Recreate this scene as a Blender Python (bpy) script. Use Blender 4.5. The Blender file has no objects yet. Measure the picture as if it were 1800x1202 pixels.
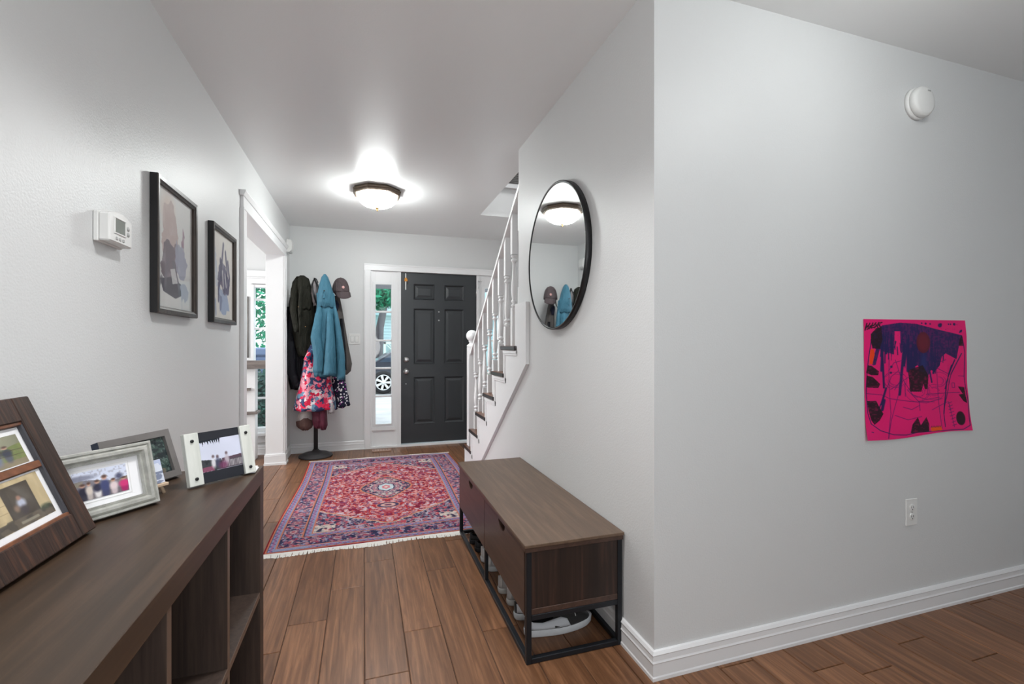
import bpy, bmesh, math, random
import numpy as np
from mathutils import Vector, Matrix

S = bpy.context.scene
COL = S.collection
PI = math.pi

# ------------------------------------------------------------------ camera
cam_d = bpy.data.cameras.new('camera')
cam = bpy.data.objects.new('camera', cam_d)
COL.objects.link(cam)
cam.location = (0, 0, 1.165)
cam.rotation_euler = (math.radians(90), 0, math.radians(-17.678))
cam_d.sensor_width = 36
cam_d.lens = 16.34
cam_d.shift_y = 5.0 / 1800
cam_d.clip_start = 0.05
S.camera = cam

# ------------------------------------------------------------------ sky, sun, lamps, exposure
w = bpy.data.worlds.new('sky')
S.world = w
w.use_nodes = True
bg = w.node_tree.nodes['Background']
bg.inputs['Color'].default_value = (0.80, 0.91, 1.0, 1)
bg.inputs['Strength'].default_value = 1.6


def lamp(name, kind, loc, power, rot=(0, 0, 0), color=(1, 1, 1), **kw):
    d = bpy.data.lights.new(name, kind)
    d.energy = power
    d.color = color
    for k, v in kw.items():
        setattr(d, k, v)
    o = bpy.data.objects.new(name, d)
    o.location = loc
    o.rotation_euler = rot
    COL.objects.link(o)
    return o


lamp('sun', 'SUN', (-5, 10, 10), 1.6, (math.radians(-20), math.radians(-48), 0), (1, .97, .92), angle=math.radians(2))
# added fill panel behind the camera, standing in for an unseen window
lamp('back_fill', 'AREA', (1.2, -2.13, 1.5), 4, (math.radians(90), 0, 0), (.96, 1.0, 1.0), shape='RECTANGLE', size=1.5, size_y=1.35)
# ceiling lamp of the room the camera stands in (above and to the right of the frame)
lamp('dining_ceiling_lamp', 'POINT', (1.62, .70, 2.29), 5, color=(.97, 1, .99), shadow_soft_size=.14)
lamp('overhead_fill', 'POINT', (-.05, .30, 2.29), 5, color=(1, 1, .99), shadow_soft_size=.16)  # added fill over the camera, no ceiling lamp known there
# added spot above the frame, no fixture: lifts lower hall walls and floor
lamp('hall_fill_spot', 'SPOT', (.08, 1.40, 2.42), 66, color=(1, 1, 1), shadow_soft_size=.10, spot_size=math.radians(120), spot_blend=.9)
# added soft fill near the camera, brightens the walls on both sides
lamp('camera_fill', 'POINT', (.05, -.45, 1.12), 19, color=(1, 1, 1), shadow_soft_size=.32)
# daylight inside the left room's other windows and up the stairwell
lamp('left_room_daylight', 'AREA', (-3.2, 4.2, 1.4), 50, (0, math.radians(-90), 0), (1, 1, 1), shape='RECTANGLE', size=1.6, size_y=1.8)
lamp('upstairs_lamp', 'POINT', (1.5, 3.2, 4.4), 32, color=(1, 1, 1), shadow_soft_size=.2)
S.view_settings.view_transform = 'Standard'
S.view_settings.look = 'None'
S.view_settings.gamma = 1
S.view_settings.use_curve_mapping = False
S.view_settings.exposure = 0.72
BOWL_EMIT = 50.0


# ------------------------------------------------------------------ materials
def lin(c):
    """sRGB 0-255 to linear"""
    r = []
    for v in c:
        v = v / 255.0
        r.append(v / 12.92 if v <= .04045 else ((v + .055) / 1.055) ** 2.4)
    return tuple(r)


def _new(name):
    m = bpy.data.materials.new(name)
    m.use_nodes = True
    nt = m.node_tree
    return m, nt, nt.nodes['Principled BSDF']


def mat(name, c, rough=.5, metal=0.0, spec=.5, bump=0.0, bscale=200.0, var=0.0, vscale=6.0, sheen=0.0, emit=None, estr=0.0, coat=0.0):
    m, nt, b = _new(name)
    col = lin(c)
    b.inputs['Base Color'].default_value = (*col, 1)
    b.inputs['Roughness'].default_value = rough
    b.inputs['Metallic'].default_value = metal
    b.inputs['Specular IOR Level'].default_value = spec
    if sheen:
        b.inputs['Sheen Weight'].default_value = sheen
    if coat:
        b.inputs['Coat Weight'].default_value = coat
    if emit:
        b.inputs['Emission Color'].default_value = (*lin(emit), 1)
        b.inputs['Emission Strength'].default_value = estr
    tc = nt.nodes.new('ShaderNodeTexCoord')
    if var:
        n = nt.nodes.new('ShaderNodeTexNoise')
        n.inputs['Scale'].default_value = vscale
        n.inputs['Detail'].default_value = 5
        nt.links.new(tc.outputs['Object'], n.inputs['Vector'])
        r = nt.nodes.new('ShaderNodeValToRGB')
        r.color_ramp.elements[0].position = .3
        r.color_ramp.elements[1].position = .7
        r.color_ramp.elements[0].color = (*[x * (1 - var) for x in col], 1)
        r.color_ramp.elements[1].color = (*[min(1, x * (1 + var)) for x in col], 1)
        nt.links.new(n.outputs['Fac'], r.inputs['Fac'])
        nt.links.new(r.outputs['Color'], b.inputs['Base Color'])
    if bump:
        n2 = nt.nodes.new('ShaderNodeTexNoise')
        n2.inputs['Scale'].default_value = bscale
        n2.inputs['Detail'].default_value = 3
        nt.links.new(tc.outputs['Object'], n2.inputs['Vector'])
        bp = nt.nodes.new('ShaderNodeBump')
        bp.inputs['Strength'].default_value = bump
        bp.inputs['Distance'].default_value = .002
        nt.links.new(n2.outputs['Fac'], bp.inputs['Height'])
        nt.links.new(bp.outputs['Normal'], b.inputs['Normal'])
    return m


def wood(name, c1, c2, stretch=(1, 1, 1), scale=6.0, rough=.4, world=False, rnd=0.0, bump=.05, c3=None, spec=.5):
    m, nt, b = _new(name)
    N, L = nt.nodes, nt.links
    if world:
        src = N.new('ShaderNodeNewGeometry').outputs['Position']
    else:
        src = N.new('ShaderNodeTexCoord').outputs['Object']
    oi = N.new('ShaderNodeObjectInfo')
    mp = N.new('ShaderNodeMapping')
    mp.inputs['Scale'].default_value = stretch
    L.new(src, mp.inputs['Vector'])
    add = N.new('ShaderNodeVectorMath')
    add.operation = 'ADD'
    mul = N.new('ShaderNodeMath')
    mul.operation = 'MULTIPLY'
    mul.inputs[1].default_value = 37.0
    L.new(oi.outputs['Random'], mul.inputs[0])
    cx = N.new('ShaderNodeCombineXYZ')
    L.new(mul.outputs[0], cx.inputs[0])
    L.new(mul.outputs[0], cx.inputs[2])
    L.new(mp.outputs[0], add.inputs[0])
    L.new(cx.outputs[0], add.inputs[1])
    n = N.new('ShaderNodeTexNoise')
    n.inputs['Scale'].default_value = scale
    n.inputs['Detail'].default_value = 7
    n.inputs['Roughness'].default_value = .62
    n.inputs['Distortion'].default_value = .6
    L.new(add.outputs[0], n.inputs['Vector'])
    r = N.new('ShaderNodeValToRGB')
    r.color_ramp.elements[0].position = .30
    r.color_ramp.elements[1].position = .70
    r.color_ramp.elements[0].color = (*lin(c1), 1)
    r.color_ramp.elements[1].color = (*lin(c2), 1)
    if c3:
        e = r.color_ramp.elements.new(.52)
        e.color = (*lin(c3), 1)
    L.new(n.outputs['Fac'], r.inputs['Fac'])
    out = r.outputs['Color']
    if rnd:
        h = N.new('ShaderNodeHueSaturation')
        mr = N.new('ShaderNodeMapRange')
        mr.inputs['To Min'].default_value = 1 - rnd
        mr.inputs['To Max'].default_value = 1 + rnd
        L.new(oi.outputs['Random'], mr.inputs['Value'])
        L.new(mr.outputs[0], h.inputs['Value'])
        L.new(out, h.inputs['Color'])
        out = h.outputs['Color']
    L.new(out, b.inputs['Base Color'])
    b.inputs['Roughness'].default_value = rough
    b.inputs['Specular IOR Level'].default_value = spec
    if bump:
        bp = N.new('ShaderNodeBump')
        bp.inputs['Strength'].default_value = bump
        bp.inputs['Distance'].default_value = .002
        L.new(n.outputs['Fac'], bp.inputs['Height'])
        L.new(bp.outputs['Normal'], b.inputs['Normal'])
    return m


def painted(name, rough=.6, spec=.3, bump=0.0):
    m, nt, b = _new(name)
    a = nt.nodes.new('ShaderNodeVertexColor')
    a.layer_name = 'print'
    nt.links.new(a.outputs['Color'], b.inputs['Base Color'])
    b.inputs['Roughness'].default_value = rough
    b.inputs['Specular IOR Level'].default_value = spec
    if bump:
        tc = nt.nodes.new('ShaderNodeTexCoord')
        n = nt.nodes.new('ShaderNodeTexNoise')
        n.inputs['Scale'].default_value = 350
        nt.links.new(tc.outputs['Object'], n.inputs['Vector'])
        bp = nt.nodes.new('ShaderNodeBump')
        bp.inputs['Strength'].default_value = bump
        bp.inputs['Distance'].default_value = .004
        nt.links.new(n.outputs['Fac'], bp.inputs['Height'])
        nt.links.new(bp.outputs['Normal'], b.inputs['Normal'])
    return m


def cells(name, cols, scale, stops=None, spread=0.35, rough=.8, second=None, warp=.03):
    """cloth printed with patches of flat colours (Voronoi cells)"""
    m, nt, b = _new(name)
    N, L = nt.nodes, nt.links
    tc = N.new('ShaderNodeTexCoord')
    v = N.new('ShaderNodeTexVoronoi')
    v.inputs['Scale'].default_value = scale
    n0 = N.new('ShaderNodeTexNoise')
    n0.inputs['Scale'].default_value = scale * 1.2
    mx = N.new('ShaderNodeMixRGB')
    mx.blend_type = 'LINEAR_LIGHT'
    mx.inputs[0].default_value = warp
    L.new(tc.outputs['Object'], mx.inputs[1])
    L.new(tc.outputs['Object'], n0.inputs['Vector'])
    L.new(n0.outputs['Color'], mx.inputs[2])
    L.new(mx.outputs[0], v.inputs['Vector'])
    sp = N.new('ShaderNodeSeparateColor')
    L.new(v.outputs['Color'], sp.inputs[0])
    r = N.new('ShaderNodeValToRGB')
    r.color_ramp.interpolation = 'CONSTANT'
    k = len(cols)
    while len(r.color_ramp.elements) < k:
        r.color_ramp.elements.new(.5)
    for i, c in enumerate(cols):
        r.color_ramp.elements[i].position = i / k
        r.color_ramp.elements[i].color = (*lin(c), 1)
    L.new(sp.outputs[0], r.inputs['Fac'])
    out = r.outputs['Color']
    if second:
        ground, thr = second
        mth = N.new('ShaderNodeMath')
        mth.operation = 'LESS_THAN'
        mth.inputs[1].default_value = thr
        L.new(v.outputs['Distance'], mth.inputs[0])
        m2 = N.new('ShaderNodeMixRGB')
        m2.inputs[1].default_value = (*lin(ground), 1)
        L.new(mth.outputs[0], m2.inputs[0])
        L.new(out, m2.inputs[2])
        out = m2.outputs[0]
    L.new(out, b.inputs['Base Color'])
    b.inputs['Roughness'].default_value = rough
    b.inputs['Specular IOR Level'].default_value = .2
    return m


def glass_mat(name, tint=(1, 1, 1), gloss=.06):
    m = bpy.data.materials.new(name)
    m.use_nodes = True
    nt = m.node_tree
    nt.nodes.clear()
    o = nt.nodes.new('ShaderNodeOutputMaterial')
    t = nt.nodes.new('ShaderNodeBsdfTransparent')
    t.inputs['Color'].default_value = (*tint, 1)
    g = nt.nodes.new('ShaderNodeBsdfGlossy')
    g.inputs['Roughness'].default_value = .02
    mx = nt.nodes.new('ShaderNodeMixShader')
    mx.inputs[0].default_value = gloss
    nt.links.new(t.outputs[0], mx.inputs[1])
    nt.links.new(g.outputs[0], mx.inputs[2])
    nt.links.new(mx.outputs[0], o.inputs['Surface'])
    return m


M = {}
M['wall'] = mat('grey_wall_paint', (215, 216, 216), .42, spec=.4, bump=.35, bscale=160)
M['ceil'] = mat('ceiling_paint', (236, 237, 237), .30, spec=.45, bump=.2, bscale=120)
M['trim'] = mat('white_trim_paint', (232, 232, 233), .32, spec=.5)
M['stairwhite'] = mat('white_stair_paint', (230, 230, 231), .35, spec=.5)
M['floor'] = wood('floor_plank_wood', (94, 62, 42), (150, 106, 76), (1, .05, 1), 58, .36, world=True, rnd=.16, bump=.10, c3=(122, 84, 58), spec=.4)
M['grout'] = mat('dark_joint', (78, 56, 42), .7)
M['cab'] = wood('black_brown_laminate', (50, 37, 26), (76, 57, 42), (1, .05, 1), 60, .42, bump=.06, c3=(62, 46, 33))
M['cabedge'] = mat('laminate_edge_band', (98, 80, 68), .4)
M['cabin'] = wood('black_brown_inside', (44, 33, 29), (70, 56, 48), (1, 1, .04), 90, .5, bump=.05)
M['benchtop'] = wood('walnut_bench_top', (86, 68, 54), (116, 95, 77), (1, .06, 1), 40, .4, bump=.06, c3=(101, 81, 65))
M['benchend'] = wood('walnut_bench_end', (24, 17, 14), (86, 56, 46), (3, 3, .12), 9, .42, bump=.05, c3=(46, 32, 26))
M['drawer'] = wood('walnut_drawer_front', (58, 42, 36), (84, 62, 52), (1, .06, 1), 40, .38, bump=.05)
M['blackmetal'] = mat('black_powder_steel', (30, 33, 38), .42, metal=.3)
M['door'] = mat('charcoal_door_paint', (52, 55, 58), .36, spec=.5, bump=.15, bscale=60)
M['doorpanel'] = M['door']
M['nickel'] = mat('satin_nickel', (205, 205, 205), .28, metal=1.0)
M['bronze'] = mat('bronze_pan', (92, 78, 66), .45, metal=.5, var=.2, vscale=30)
M['brass'] = mat('antique_brass', (150, 120, 80), .4, metal=.8)
M['bowl'] = mat('lit_frosted_glass', (255, 255, 255), .3, emit=(250, 255, 253), estr=BOWL_EMIT)
M['black'] = mat('black_frame', (16, 17, 20), .35)
M['mirror'] = mat('mirror_silver', (238, 240, 240), .02, metal=1.0)
M['plastic'] = mat('white_plastic', (228, 228, 226), .38)
M['plastic2'] = mat('light_grey_plastic', (170, 171, 170), .4)
M['slot'] = mat('dark_slot', (50, 50, 52), .6)
M['lcd'] = mat('grey_lcd', (128, 134, 128), .15, spec=.6)
M['print'] = painted('printed_paper', .55, .3)
M['photo'] = painted('glossy_photo', .4, .25)
M['rug'] = painted('knotted_wool', .95, .08, bump=.5)
M['fringe'] = mat('cotton_fringe', (226, 222, 216), .9, spec=.1, bump=.4)
M['glass'] = glass_mat('window_glass', gloss=.03)
M['picglass'] = glass_mat('picture_glass', gloss=.03)
M['artframe'] = wood('dark_picture_frame', (30, 25, 24), (78, 66, 58), (1, 1, .15), 60, .35, bump=.25)
M['artside'] = mat('black_frame_side', (14, 13, 16), .4)
M['rustic'] = wood('dark_rustic_wood', (34, 24, 20), (88, 58, 43), (8, .5, .5), 16, .5, bump=.3, c3=(56, 38, 31), spec=.3)
M['rusticv'] = wood('dark_rustic_wood_upright', (34, 24, 20), (80, 54, 41), (5, 5, .35), 18, .5, bump=.3, c3=(54, 38, 31), spec=.3)
M['rusticlip'] = wood('reddish_wood_lip', (70, 38, 22), (138, 84, 52), (1, .2, 1), 18, .45, bump=.15)
M['silverframe'] = mat('antique_silver_frame', (186, 186, 180), .38, metal=.35, var=.16, vscale=60, bump=.5, bscale=90)
M['greyframe'] = mat('taupe_frame', (112, 108, 106), .45, var=.06, vscale=30)
M['greyedge'] = mat('navy_frame_edge', (44, 54, 76), .5)
M['palewood'] = wood('whitewashed_wood', (196, 199, 192), (222, 224, 218), (1, 1, .12), 30, .55, bump=.1)
M['easelwood'] = mat('bare_easel_wood', (196, 172, 146), .6, var=.1, vscale=60)
M['paper'] = mat('white_paper', (238, 238, 240), .6)
M['blackboard'] = mat('black_photo_board', (26, 29, 38), .5)
M['iron'] = mat('dark_cast_iron', (48, 46, 48), .6, bump=.3, bscale=120)
M['tread'] = wood('walnut_stair_tread', (84, 52, 36), (126, 84, 60), (.08, 1, 1), 30, .28, bump=.04)
M['nosing'] = mat('dark_tread_end', (40, 32, 34), .3)
M['greyboard'] = wood('weathered_grey_board', (92, 84, 82), (140, 130, 124), (.2, 1, 1), 22, .6, bump=.15)


# ------------------------------------------------------------------ tree of things
def tag(o, label, cat=None, group=None, kind=None):
    o['label'] = label
    if cat:
        o['category'] = cat
    if group:
        o['group'] = group
    if kind:
        o['kind'] = kind
    return o


def thing(name, label, cat, loc=(0, 0, 0), group=None, kind=None, rot=(0, 0, 0)):
    o = bpy.data.objects.new(name, None)
    o.empty_display_size = .1
    COL.objects.link(o)
    o.location = loc
    o.rotation_euler = rot
    return tag(o, label, cat, group, kind)


def link(name, me, m, parent=None, world=True):
    o = bpy.data.objects.new(name, me)
    if m is not None:
        me.materials.clear()
        for x in (m if isinstance(m, (list, tuple)) else [m]):
            me.materials.append(x)
    COL.objects.link(o)
    if parent is not None:
        o.parent = parent
        if world:
            # shapes are given in world coordinates: undo the whole chain above
            mt = parent.matrix_basis.copy()
            if parent.parent is not None:
                mt = parent.parent.matrix_basis @ parent.matrix_parent_inverse @ mt
            o.matrix_parent_inverse = mt.inverted()
    return o


def copytree(o, parent=None):
    c = o.copy()
    COL.objects.link(c)
    if parent is not None:
        c.parent = parent
    for ch in o.children:
        copytree(ch, c)
    return c


class B:
    """collects simple shapes into one mesh"""

    def __init__(self):
        self.v, self.f, self.sm, self.mi = [], [], [], []

    def add(self, vs, fs, smooth=False, mi=0):
        k = len(self.v)
        self.v += [tuple(p) for p in vs]
        self.f += [tuple(i + k for i in q) for q in fs]
        self.sm += [smooth] * len(fs)
        self.mi += [mi] * len(fs)
        return self

    def box(self, x0, x1, y0, y1, z0, z1, mi=0):
        vs = [(x, y, z) for x in (x0, x1) for y in (y0, y1) for z in (z0, z1)]
        return self.add(vs, [(0, 1, 3, 2), (4, 6, 7, 5), (0, 4, 5, 1), (2, 3, 7, 6), (0, 2, 6, 4), (1, 5, 7, 3)], mi=mi)

    def prism(self, poly, axis, a, b, mi=0):
        """poly in the two other axes (cyclic order), extruded along axis a..b"""
        def P(u, v, t):
            return {'x': (t, u, v), 'y': (u, t, v), 'z': (u, v, t)}[axis]
        n = len(poly)
        vs = [P(u, v, a) for u, v in poly] + [P(u, v, b) for u, v in poly]
        fs = [tuple(range(n)), tuple(range(n, 2 * n))[::-1]]
        fs += [(i, i + n, (i + 1) % n + n, (i + 1) % n) for i in range(n)]
        return self.add(vs, fs, mi=mi)

    def lathe(self, prof, c=(0, 0, 0), n=24, axis='z', smooth=True, rot=0.0, mi=0):
        """prof: list of (radius, height)"""
        vs, fs = [], []
        for r, h in prof:
            for i in range(n):
                a = 2 * PI * i / n + rot
                p = (r * math.cos(a), r * math.sin(a), h)
                if axis == 'x':
                    p = (p[2], p[0], p[1])
                elif axis == 'y':
                    p = (p[0], p[2], p[1])
                vs.append((p[0] + c[0], p[1] + c[1], p[2] + c[2]))
        for j in range(len(prof) - 1):
            for i in range(n):
                k = (i + 1) % n
                fs.append((j * n + i, j * n + k, (j + 1) * n + k, (j + 1) * n + i))
        fs.append(tuple(range(n))[::-1])
        fs.append(tuple((len(prof) - 1) * n + i for i in range(n)))
        return self.add(vs, fs, smooth, mi)

    def tube(self, pts, rad, n=8, smooth=True, mi=0):
        pts = [Vector(p) for p in pts]
        rr = rad if isinstance(rad, (list, tuple)) else [rad] * len(pts)
        vs, fs = [], []
        for j, p in enumerate(pts):
            t = (pts[min(j + 1, len(pts) - 1)] - pts[max(j - 1, 0)]).normalized()
            up = Vector((0, 0, 1)) if abs(t.z) < .9 else Vector((1, 0, 0))
            u = t.cross(up).normalized()
            v = t.cross(u).normalized()
            for i in range(n):
                a = 2 * PI * i / n
                vs.append(p + u * (rr[j] * math.cos(a)) + v * (rr[j] * math.sin(a)))
        for j in range(len(pts) - 1):
            for i in range(n):
                k = (i + 1) % n
                fs.append((j * n + i, j * n + k, (j + 1) * n + k, (j + 1) * n + i))
        fs.append(tuple(range(n))[::-1])
        fs.append(tuple((len(pts) - 1) * n + i for i in range(n)))
        return self.add(vs, fs, smooth, mi)

    def mesh(self, name, bevel=0.0):
        me = bpy.data.meshes.new(name)
        me.from_pydata(self.v, [], self.f)
        me.polygons.foreach_set('use_smooth', self.sm)
        me.polygons.foreach_set('material_index', self.mi)
        bm = bmesh.new()
        bm.from_mesh(me)
        bmesh.ops.recalc_face_normals(bm, faces=bm.faces)
        if bevel:
            ed = [e for e in bm.edges if len(e.link_faces) == 2 and e.calc_face_angle(0) > .6]
            bmesh.ops.bevel(bm, geom=ed, offset=bevel, offset_type='OFFSET', segments=1, affect='EDGES', clamp_overlap=True)
        bm.to_mesh(me)
        bm.free()
        return me

    def obj(self, name, m, parent=None, bevel=0.0, world=True):
        return link(name, self.mesh(name, bevel), m, parent, world)


def box(name, x0, x1, y0, y1, z0, z1, m, parent=None, bevel=0.0, world=True):
    return B().box(x0, x1, y0, y1, z0, z1).obj(name, m, parent, bevel, world)


# ------------------------------------------------------------------ flat prints (colour attribute on a fine grid)
class Canvas:
    """u to the right, v downwards, both 0..1; colours in sRGB 0-255"""

    def __init__(self, nx, ny, c):
        self.nx, self.ny = nx, ny
        self.u, self.v = np.meshgrid(np.linspace(0, 1, nx), np.linspace(0, 1, ny))
        self.a = np.empty((ny, nx, 3))
        self.a[:] = c

    def mix(self, mask, c, al=1.0):
        k = np.clip(mask, 0, 1)[..., None] * al
        self.a = self.a * (1 - k) + np.array(c, float) * k

    def poly(self, pts, c, al=1.0, tex=None):
        ins = np.zeros(self.u.shape, bool)
        n = len(pts)
        for i in range(n):
            x0, y0 = pts[i]
            x1, y1 = pts[(i + 1) % n]
            if y0 == y1:
                continue
            cond = ((y0 > self.v) != (y1 > self.v)) & (self.u < (x1 - x0) * (self.v - y0) / (y1 - y0) + x0)
            ins ^= cond
        k = ins.astype(float)
        if tex is not None:
            k = k * tex
        self.mix(k, c, al)

    def line(self, pts, wd, c, al=1.0, asp=1.0):
        d = np.full(self.u.shape, 9.0)
        for (x0, y0), (x1, y1) in zip(pts[:-1], pts[1:]):
            dx, dy = x1 - x0, (y1 - y0) * asp
            L = dx * dx + dy * dy + 1e-12
            t = np.clip(((self.u - x0) * dx + (self.v - y0) * asp * dy) / L, 0, 1)
            d = np.minimum(d, np.hypot(self.u - x0 - t * dx, (self.v - y0) * asp - t * dy))
        self.mix(np.clip((wd - d) / (wd * .6) + .4, 0, 1) * (d < wd * 1.3), c, al)

    def blob(self, cx, cy, rx, ry, c, al=1.0, soft=.5, ang=0.0):
        x, y = self.u - cx, self.v - cy
        ca, sa = math.cos(ang), math.sin(ang)
        x, y = x * ca + y * sa, -x * sa + y * ca
        r = np.hypot(x / rx, y / ry)
        self.mix(np.clip((1 + soft - r) / (2 * soft + 1e-6), 0, 1), c, al)

    def noise(self, sx, sy, seed):
        rs = np.random.RandomState(seed)
        g = rs.rand(sy + 2, sx + 2)
        x, y = self.u * sx, self.v * sy
        i, j = x.astype(int), y.astype(int)
        fx, fy = x - i, y - j
        fx, fy = fx * fx * (3 - 2 * fx), fy * fy * (3 - 2 * fy)
        return (g[j, i] * (1 - fx) + g[j, i + 1] * fx) * (1 - fy) + (g[j + 1, i] * (1 - fx) + g[j + 1, i + 1] * fx) * fy


def print_mesh(name, cv, fn):
    """fn(u, v) -> arrays x, y, z ; v runs down the sheet"""
    nx, ny = cv.nx, cv.ny
    x, y, z = fn(cv.u, cv.v)
    co = np.stack([x + 0 * cv.u, y + 0 * cv.u, z + 0 * cv.u], -1).reshape(-1, 3)
    idx = np.arange(nx * ny).reshape(ny, nx)
    q = np.stack([idx[:-1, :-1], idx[1:, :-1], idx[1:, 1:], idx[:-1, 1:]], -1).reshape(-1, 4)
    me = bpy.data.meshes.new(name)
    me.vertices.add(len(co))
    me.vertices.foreach_set('co', co.ravel().astype(np.float32))
    me.loops.add(q.size)
    me.loops.foreach_set('vertex_index', q.ravel().astype(np.int32))
    me.polygons.add(len(q))
    me.polygons.foreach_set('loop_start', np.arange(0, q.size, 4, dtype=np.int32))
    me.polygons.foreach_set('loop_total', np.full(len(q), 4, np.int32))
    me.update(calc_edges=True)
    at = me.color_attributes.new('print', 'FLOAT_COLOR', 'POINT')
    c = np.clip(cv.a.reshape(-1, 3), 0, 255) / 255.0
    c = np.where(c <= .04045, c / 12.92, ((c + .055) / 1.055) ** 2.4)
    at.data.foreach_set('color', np.concatenate([c, np.ones((len(c), 1))], 1).ravel().astype(np.float32))
    me.polygons.foreach_set('use_smooth', np.ones(len(q), bool))
    return me


# ================================================================== THE SETTING
XL, XR, YF, YC, H = -.755, .965, 5.45, 1.395, 2.44
ST = dict(kind='structure')


def struct(o, label):
    o['kind'] = 'structure'
    o['label'] = label
    return o


# ---- floor: a dark bed with single planks on it
floor = box('floor', -3.4, 4.3, -3.3, 5.62, -.06, -.004, M['grout'])
struct(floor, 'brown wood-look plank floor running toward the front door')
PW, PL = .1524, .914
rnd = random.Random(3)
plank_cache = {}


def plank_mesh(L):
    key = round(L, 3)
    if key not in plank_cache:
        g = .0011
        b = B()
        x0, x1, y0, y1, e = g, PW - g, g, L - g, .0022
        vs = [(x0, y0, -.0045), (x1, y0, -.0045), (x1, y1, -.0045), (x0, y1, -.0045),
              (x0 + e * .4, y0 + e * .4, -.0012), (x1 - e * .4, y0 + e * .4, -.0012), (x1 - e * .4, y1 - e * .4, -.0012), (x0 + e * .4, y1 - e * .4, -.0012),
              (x0 + e, y0 + e, 0), (x1 - e, y0 + e, 0), (x1 - e, y1 - e, 0), (x0 + e, y1 - e, 0)]
        fs = [(8, 9, 10, 11)]
        for k in (0, 4):
            for i in range(4):
                j = (i + 1) % 4
                fs.append((k + i, k + j, k + 4 + j, k + 4 + i))
        b.add(vs, fs)
        me = b.mesh('plank')
        me.materials.append(M['floor'])
        plank_cache[key] = me
    return plank_cache[key]


JOINT = {0: 2.61, -1: 2.36, -2: 2.118, 1: 1.929, 2: 2.415, -3: 1.95, 3: 2.75, 4: 1.60}
for k in range(-9, 22):
    x = .0024 + PW * k
    ylo, yhi = (-.6, YC) if x > XR - .02 else (-.6, YF)
    if x < XL - .15:
        ylo, yhi = 3.0, 5.6
    if x < XL - .02 and x >= XL - .15:
        ylo, yhi = -.6, 5.6
    if k > 12:
        ylo = -.1
    j = JOINT.get(k, rnd.uniform(1.5, 2.4))
    y = j - PL * math.ceil((j - ylo) / PL)
    while y < yhi - .01:
        a, b_ = max(y, ylo), min(y + PL, yhi)
        if b_ - a > .004:
            o = bpy.data.objects.new('plank', plank_mesh(b_ - a))
            o.location = (x, a, 0)
            COL.objects.link(o)
            o.parent = floor
        y += PL
# plain floor where the photo never looks (behind and right of the camera, left room, under the stairs)

# ---- ceiling with the stairwell opening
b = B()
b.box(-3.4, 1.088, -3.3, 5.62, H, H + .3)
b.box(1.088, 4.3, -3.3, 1.52, H, H + .3)
b.box(1.088, 2.07, 4.44, 5.62, H, H + .3)
struct(b.obj('ceiling', M['ceil']), 'smooth semi-gloss white ceiling with a stairwell opening at right')
box('trim_1', 1.088, 1.95, 4.405, 4.44, H + .285, H + .325, M['trim'])
struct(bpy.data.objects['trim_1'], 'white nosing along the upper edge of the stairwell opening')

# ---- walls
b = B()
b.box(-.895, XL, -3.3, 3.45, 0, H)
b.box(-.895, XL, 5.005, 5.62, 0, H)
b.box(-.895, XL, 3.45, 5.005, 2.045, H)
struct(b.obj('wall_left', M['wall']), 'long light grey hall wall with the framed art and a cased opening')
b = B()
fx0, fx1, fz = .040, 1.655, 2.035
b.box(XL, fx0, YF, YF + .15, 0, H)
b.box(fx1, 2.07, YF, YF + .15, 0, H)
b.box(fx0, fx1, YF, YF + .15, fz, H)
struct(b.obj('wall_front', M['wall']), 'grey end wall around the dark front door')
b = B()
b.prism([(YC, 0), (4.40, 0), (4.40, .10), (2.885, 1.22), (2.885, H), (YC, H)], 'x', XR, XR + .12)
struct(b.obj('wall_hall_right', M['wall']), 'grey hall wall with the round mirror, running on under the stairs')
box('wall_right', XR + .0, 4.3, YC, YC + .125, 0, H, M['wall'])
bpy.data.objects['wall_right'].data.transform(Matrix.Translation((.0005, -.0005, 0)))
struct(bpy.data.objects['wall_right'], 'wide grey wall with the pink drawing')
b = B()
b.box(1.95, 2.07, 1.52, 5.6, 0, 5.0)
struct(b.obj('wall_stairwell', M['wall']), 'grey wall on the far side of the staircase')
b = B()
b.box(-.6, 2.07, 5.0, 5.12, H + .3, 5.0)
b.box(-.72, -.6, 1.0, 5.12, H + .3, 5.0)
b.box(-.6, 2.07, 1.0, 1.12, H + .3, 5.0)
struct(b.obj('wall_upstairs', M['wall']), 'grey wall of the upper landing seen through the stairwell opening')
box('roof_1', -.72, 2.07, 1.0, 5.12, 5.0, 5.1, M['ceil'])
struct(bpy.data.objects['roof_1'], 'ceiling of the upper landing')
# the room the camera stands in and the left room
b = B()
b.box(-.9, .4, -2.3, -2.2, 0, H)
b.box(2.0, 4.3, -2.3, -2.2, 0, H)
b.box(.4, 2.0, -2.3, -2.2, 0, .8)
b.box(.4, 2.0, -2.3, -2.2, 2.2, H)
struct(b.obj('wall_back', M['wall']), 'wall behind the camera with a window opening added for fill light')  # unseen wall; its opening is invented to go with the fill panel
box('wall_far_right', 4.3, 4.42, -3.4, 1.52, 0, H, M['wall'])
struct(bpy.data.objects['wall_far_right'], 'side wall of the room behind the camera')
b = B()
b.box(-3.4, -1.125, 5.5, 5.62, 0, H)
b.box(-1.125, -.895, 5.5, 5.62, 1.80, H)
b.box(-1.125, -.895, 5.5, 5.62, 0, .28)
b.box(-3.52, -3.4, 2.0, 5.62, 0, H)
b.box(-3.4, -.895, 1.9, 2.0, 0, H)
struct(b.obj('wall_left_room', M['wall']), 'grey walls of the bright room beyond the cased opening')

# ---- baseboards
PROF = [(0, 0), (.0145, 0), (.0145, .011), (.0115, .015), (.0115, .056), (.0150, .062), (.0120, .068), (.0105, .084), (.0140, .089), (.0085, .099), (0, .101)]


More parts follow.
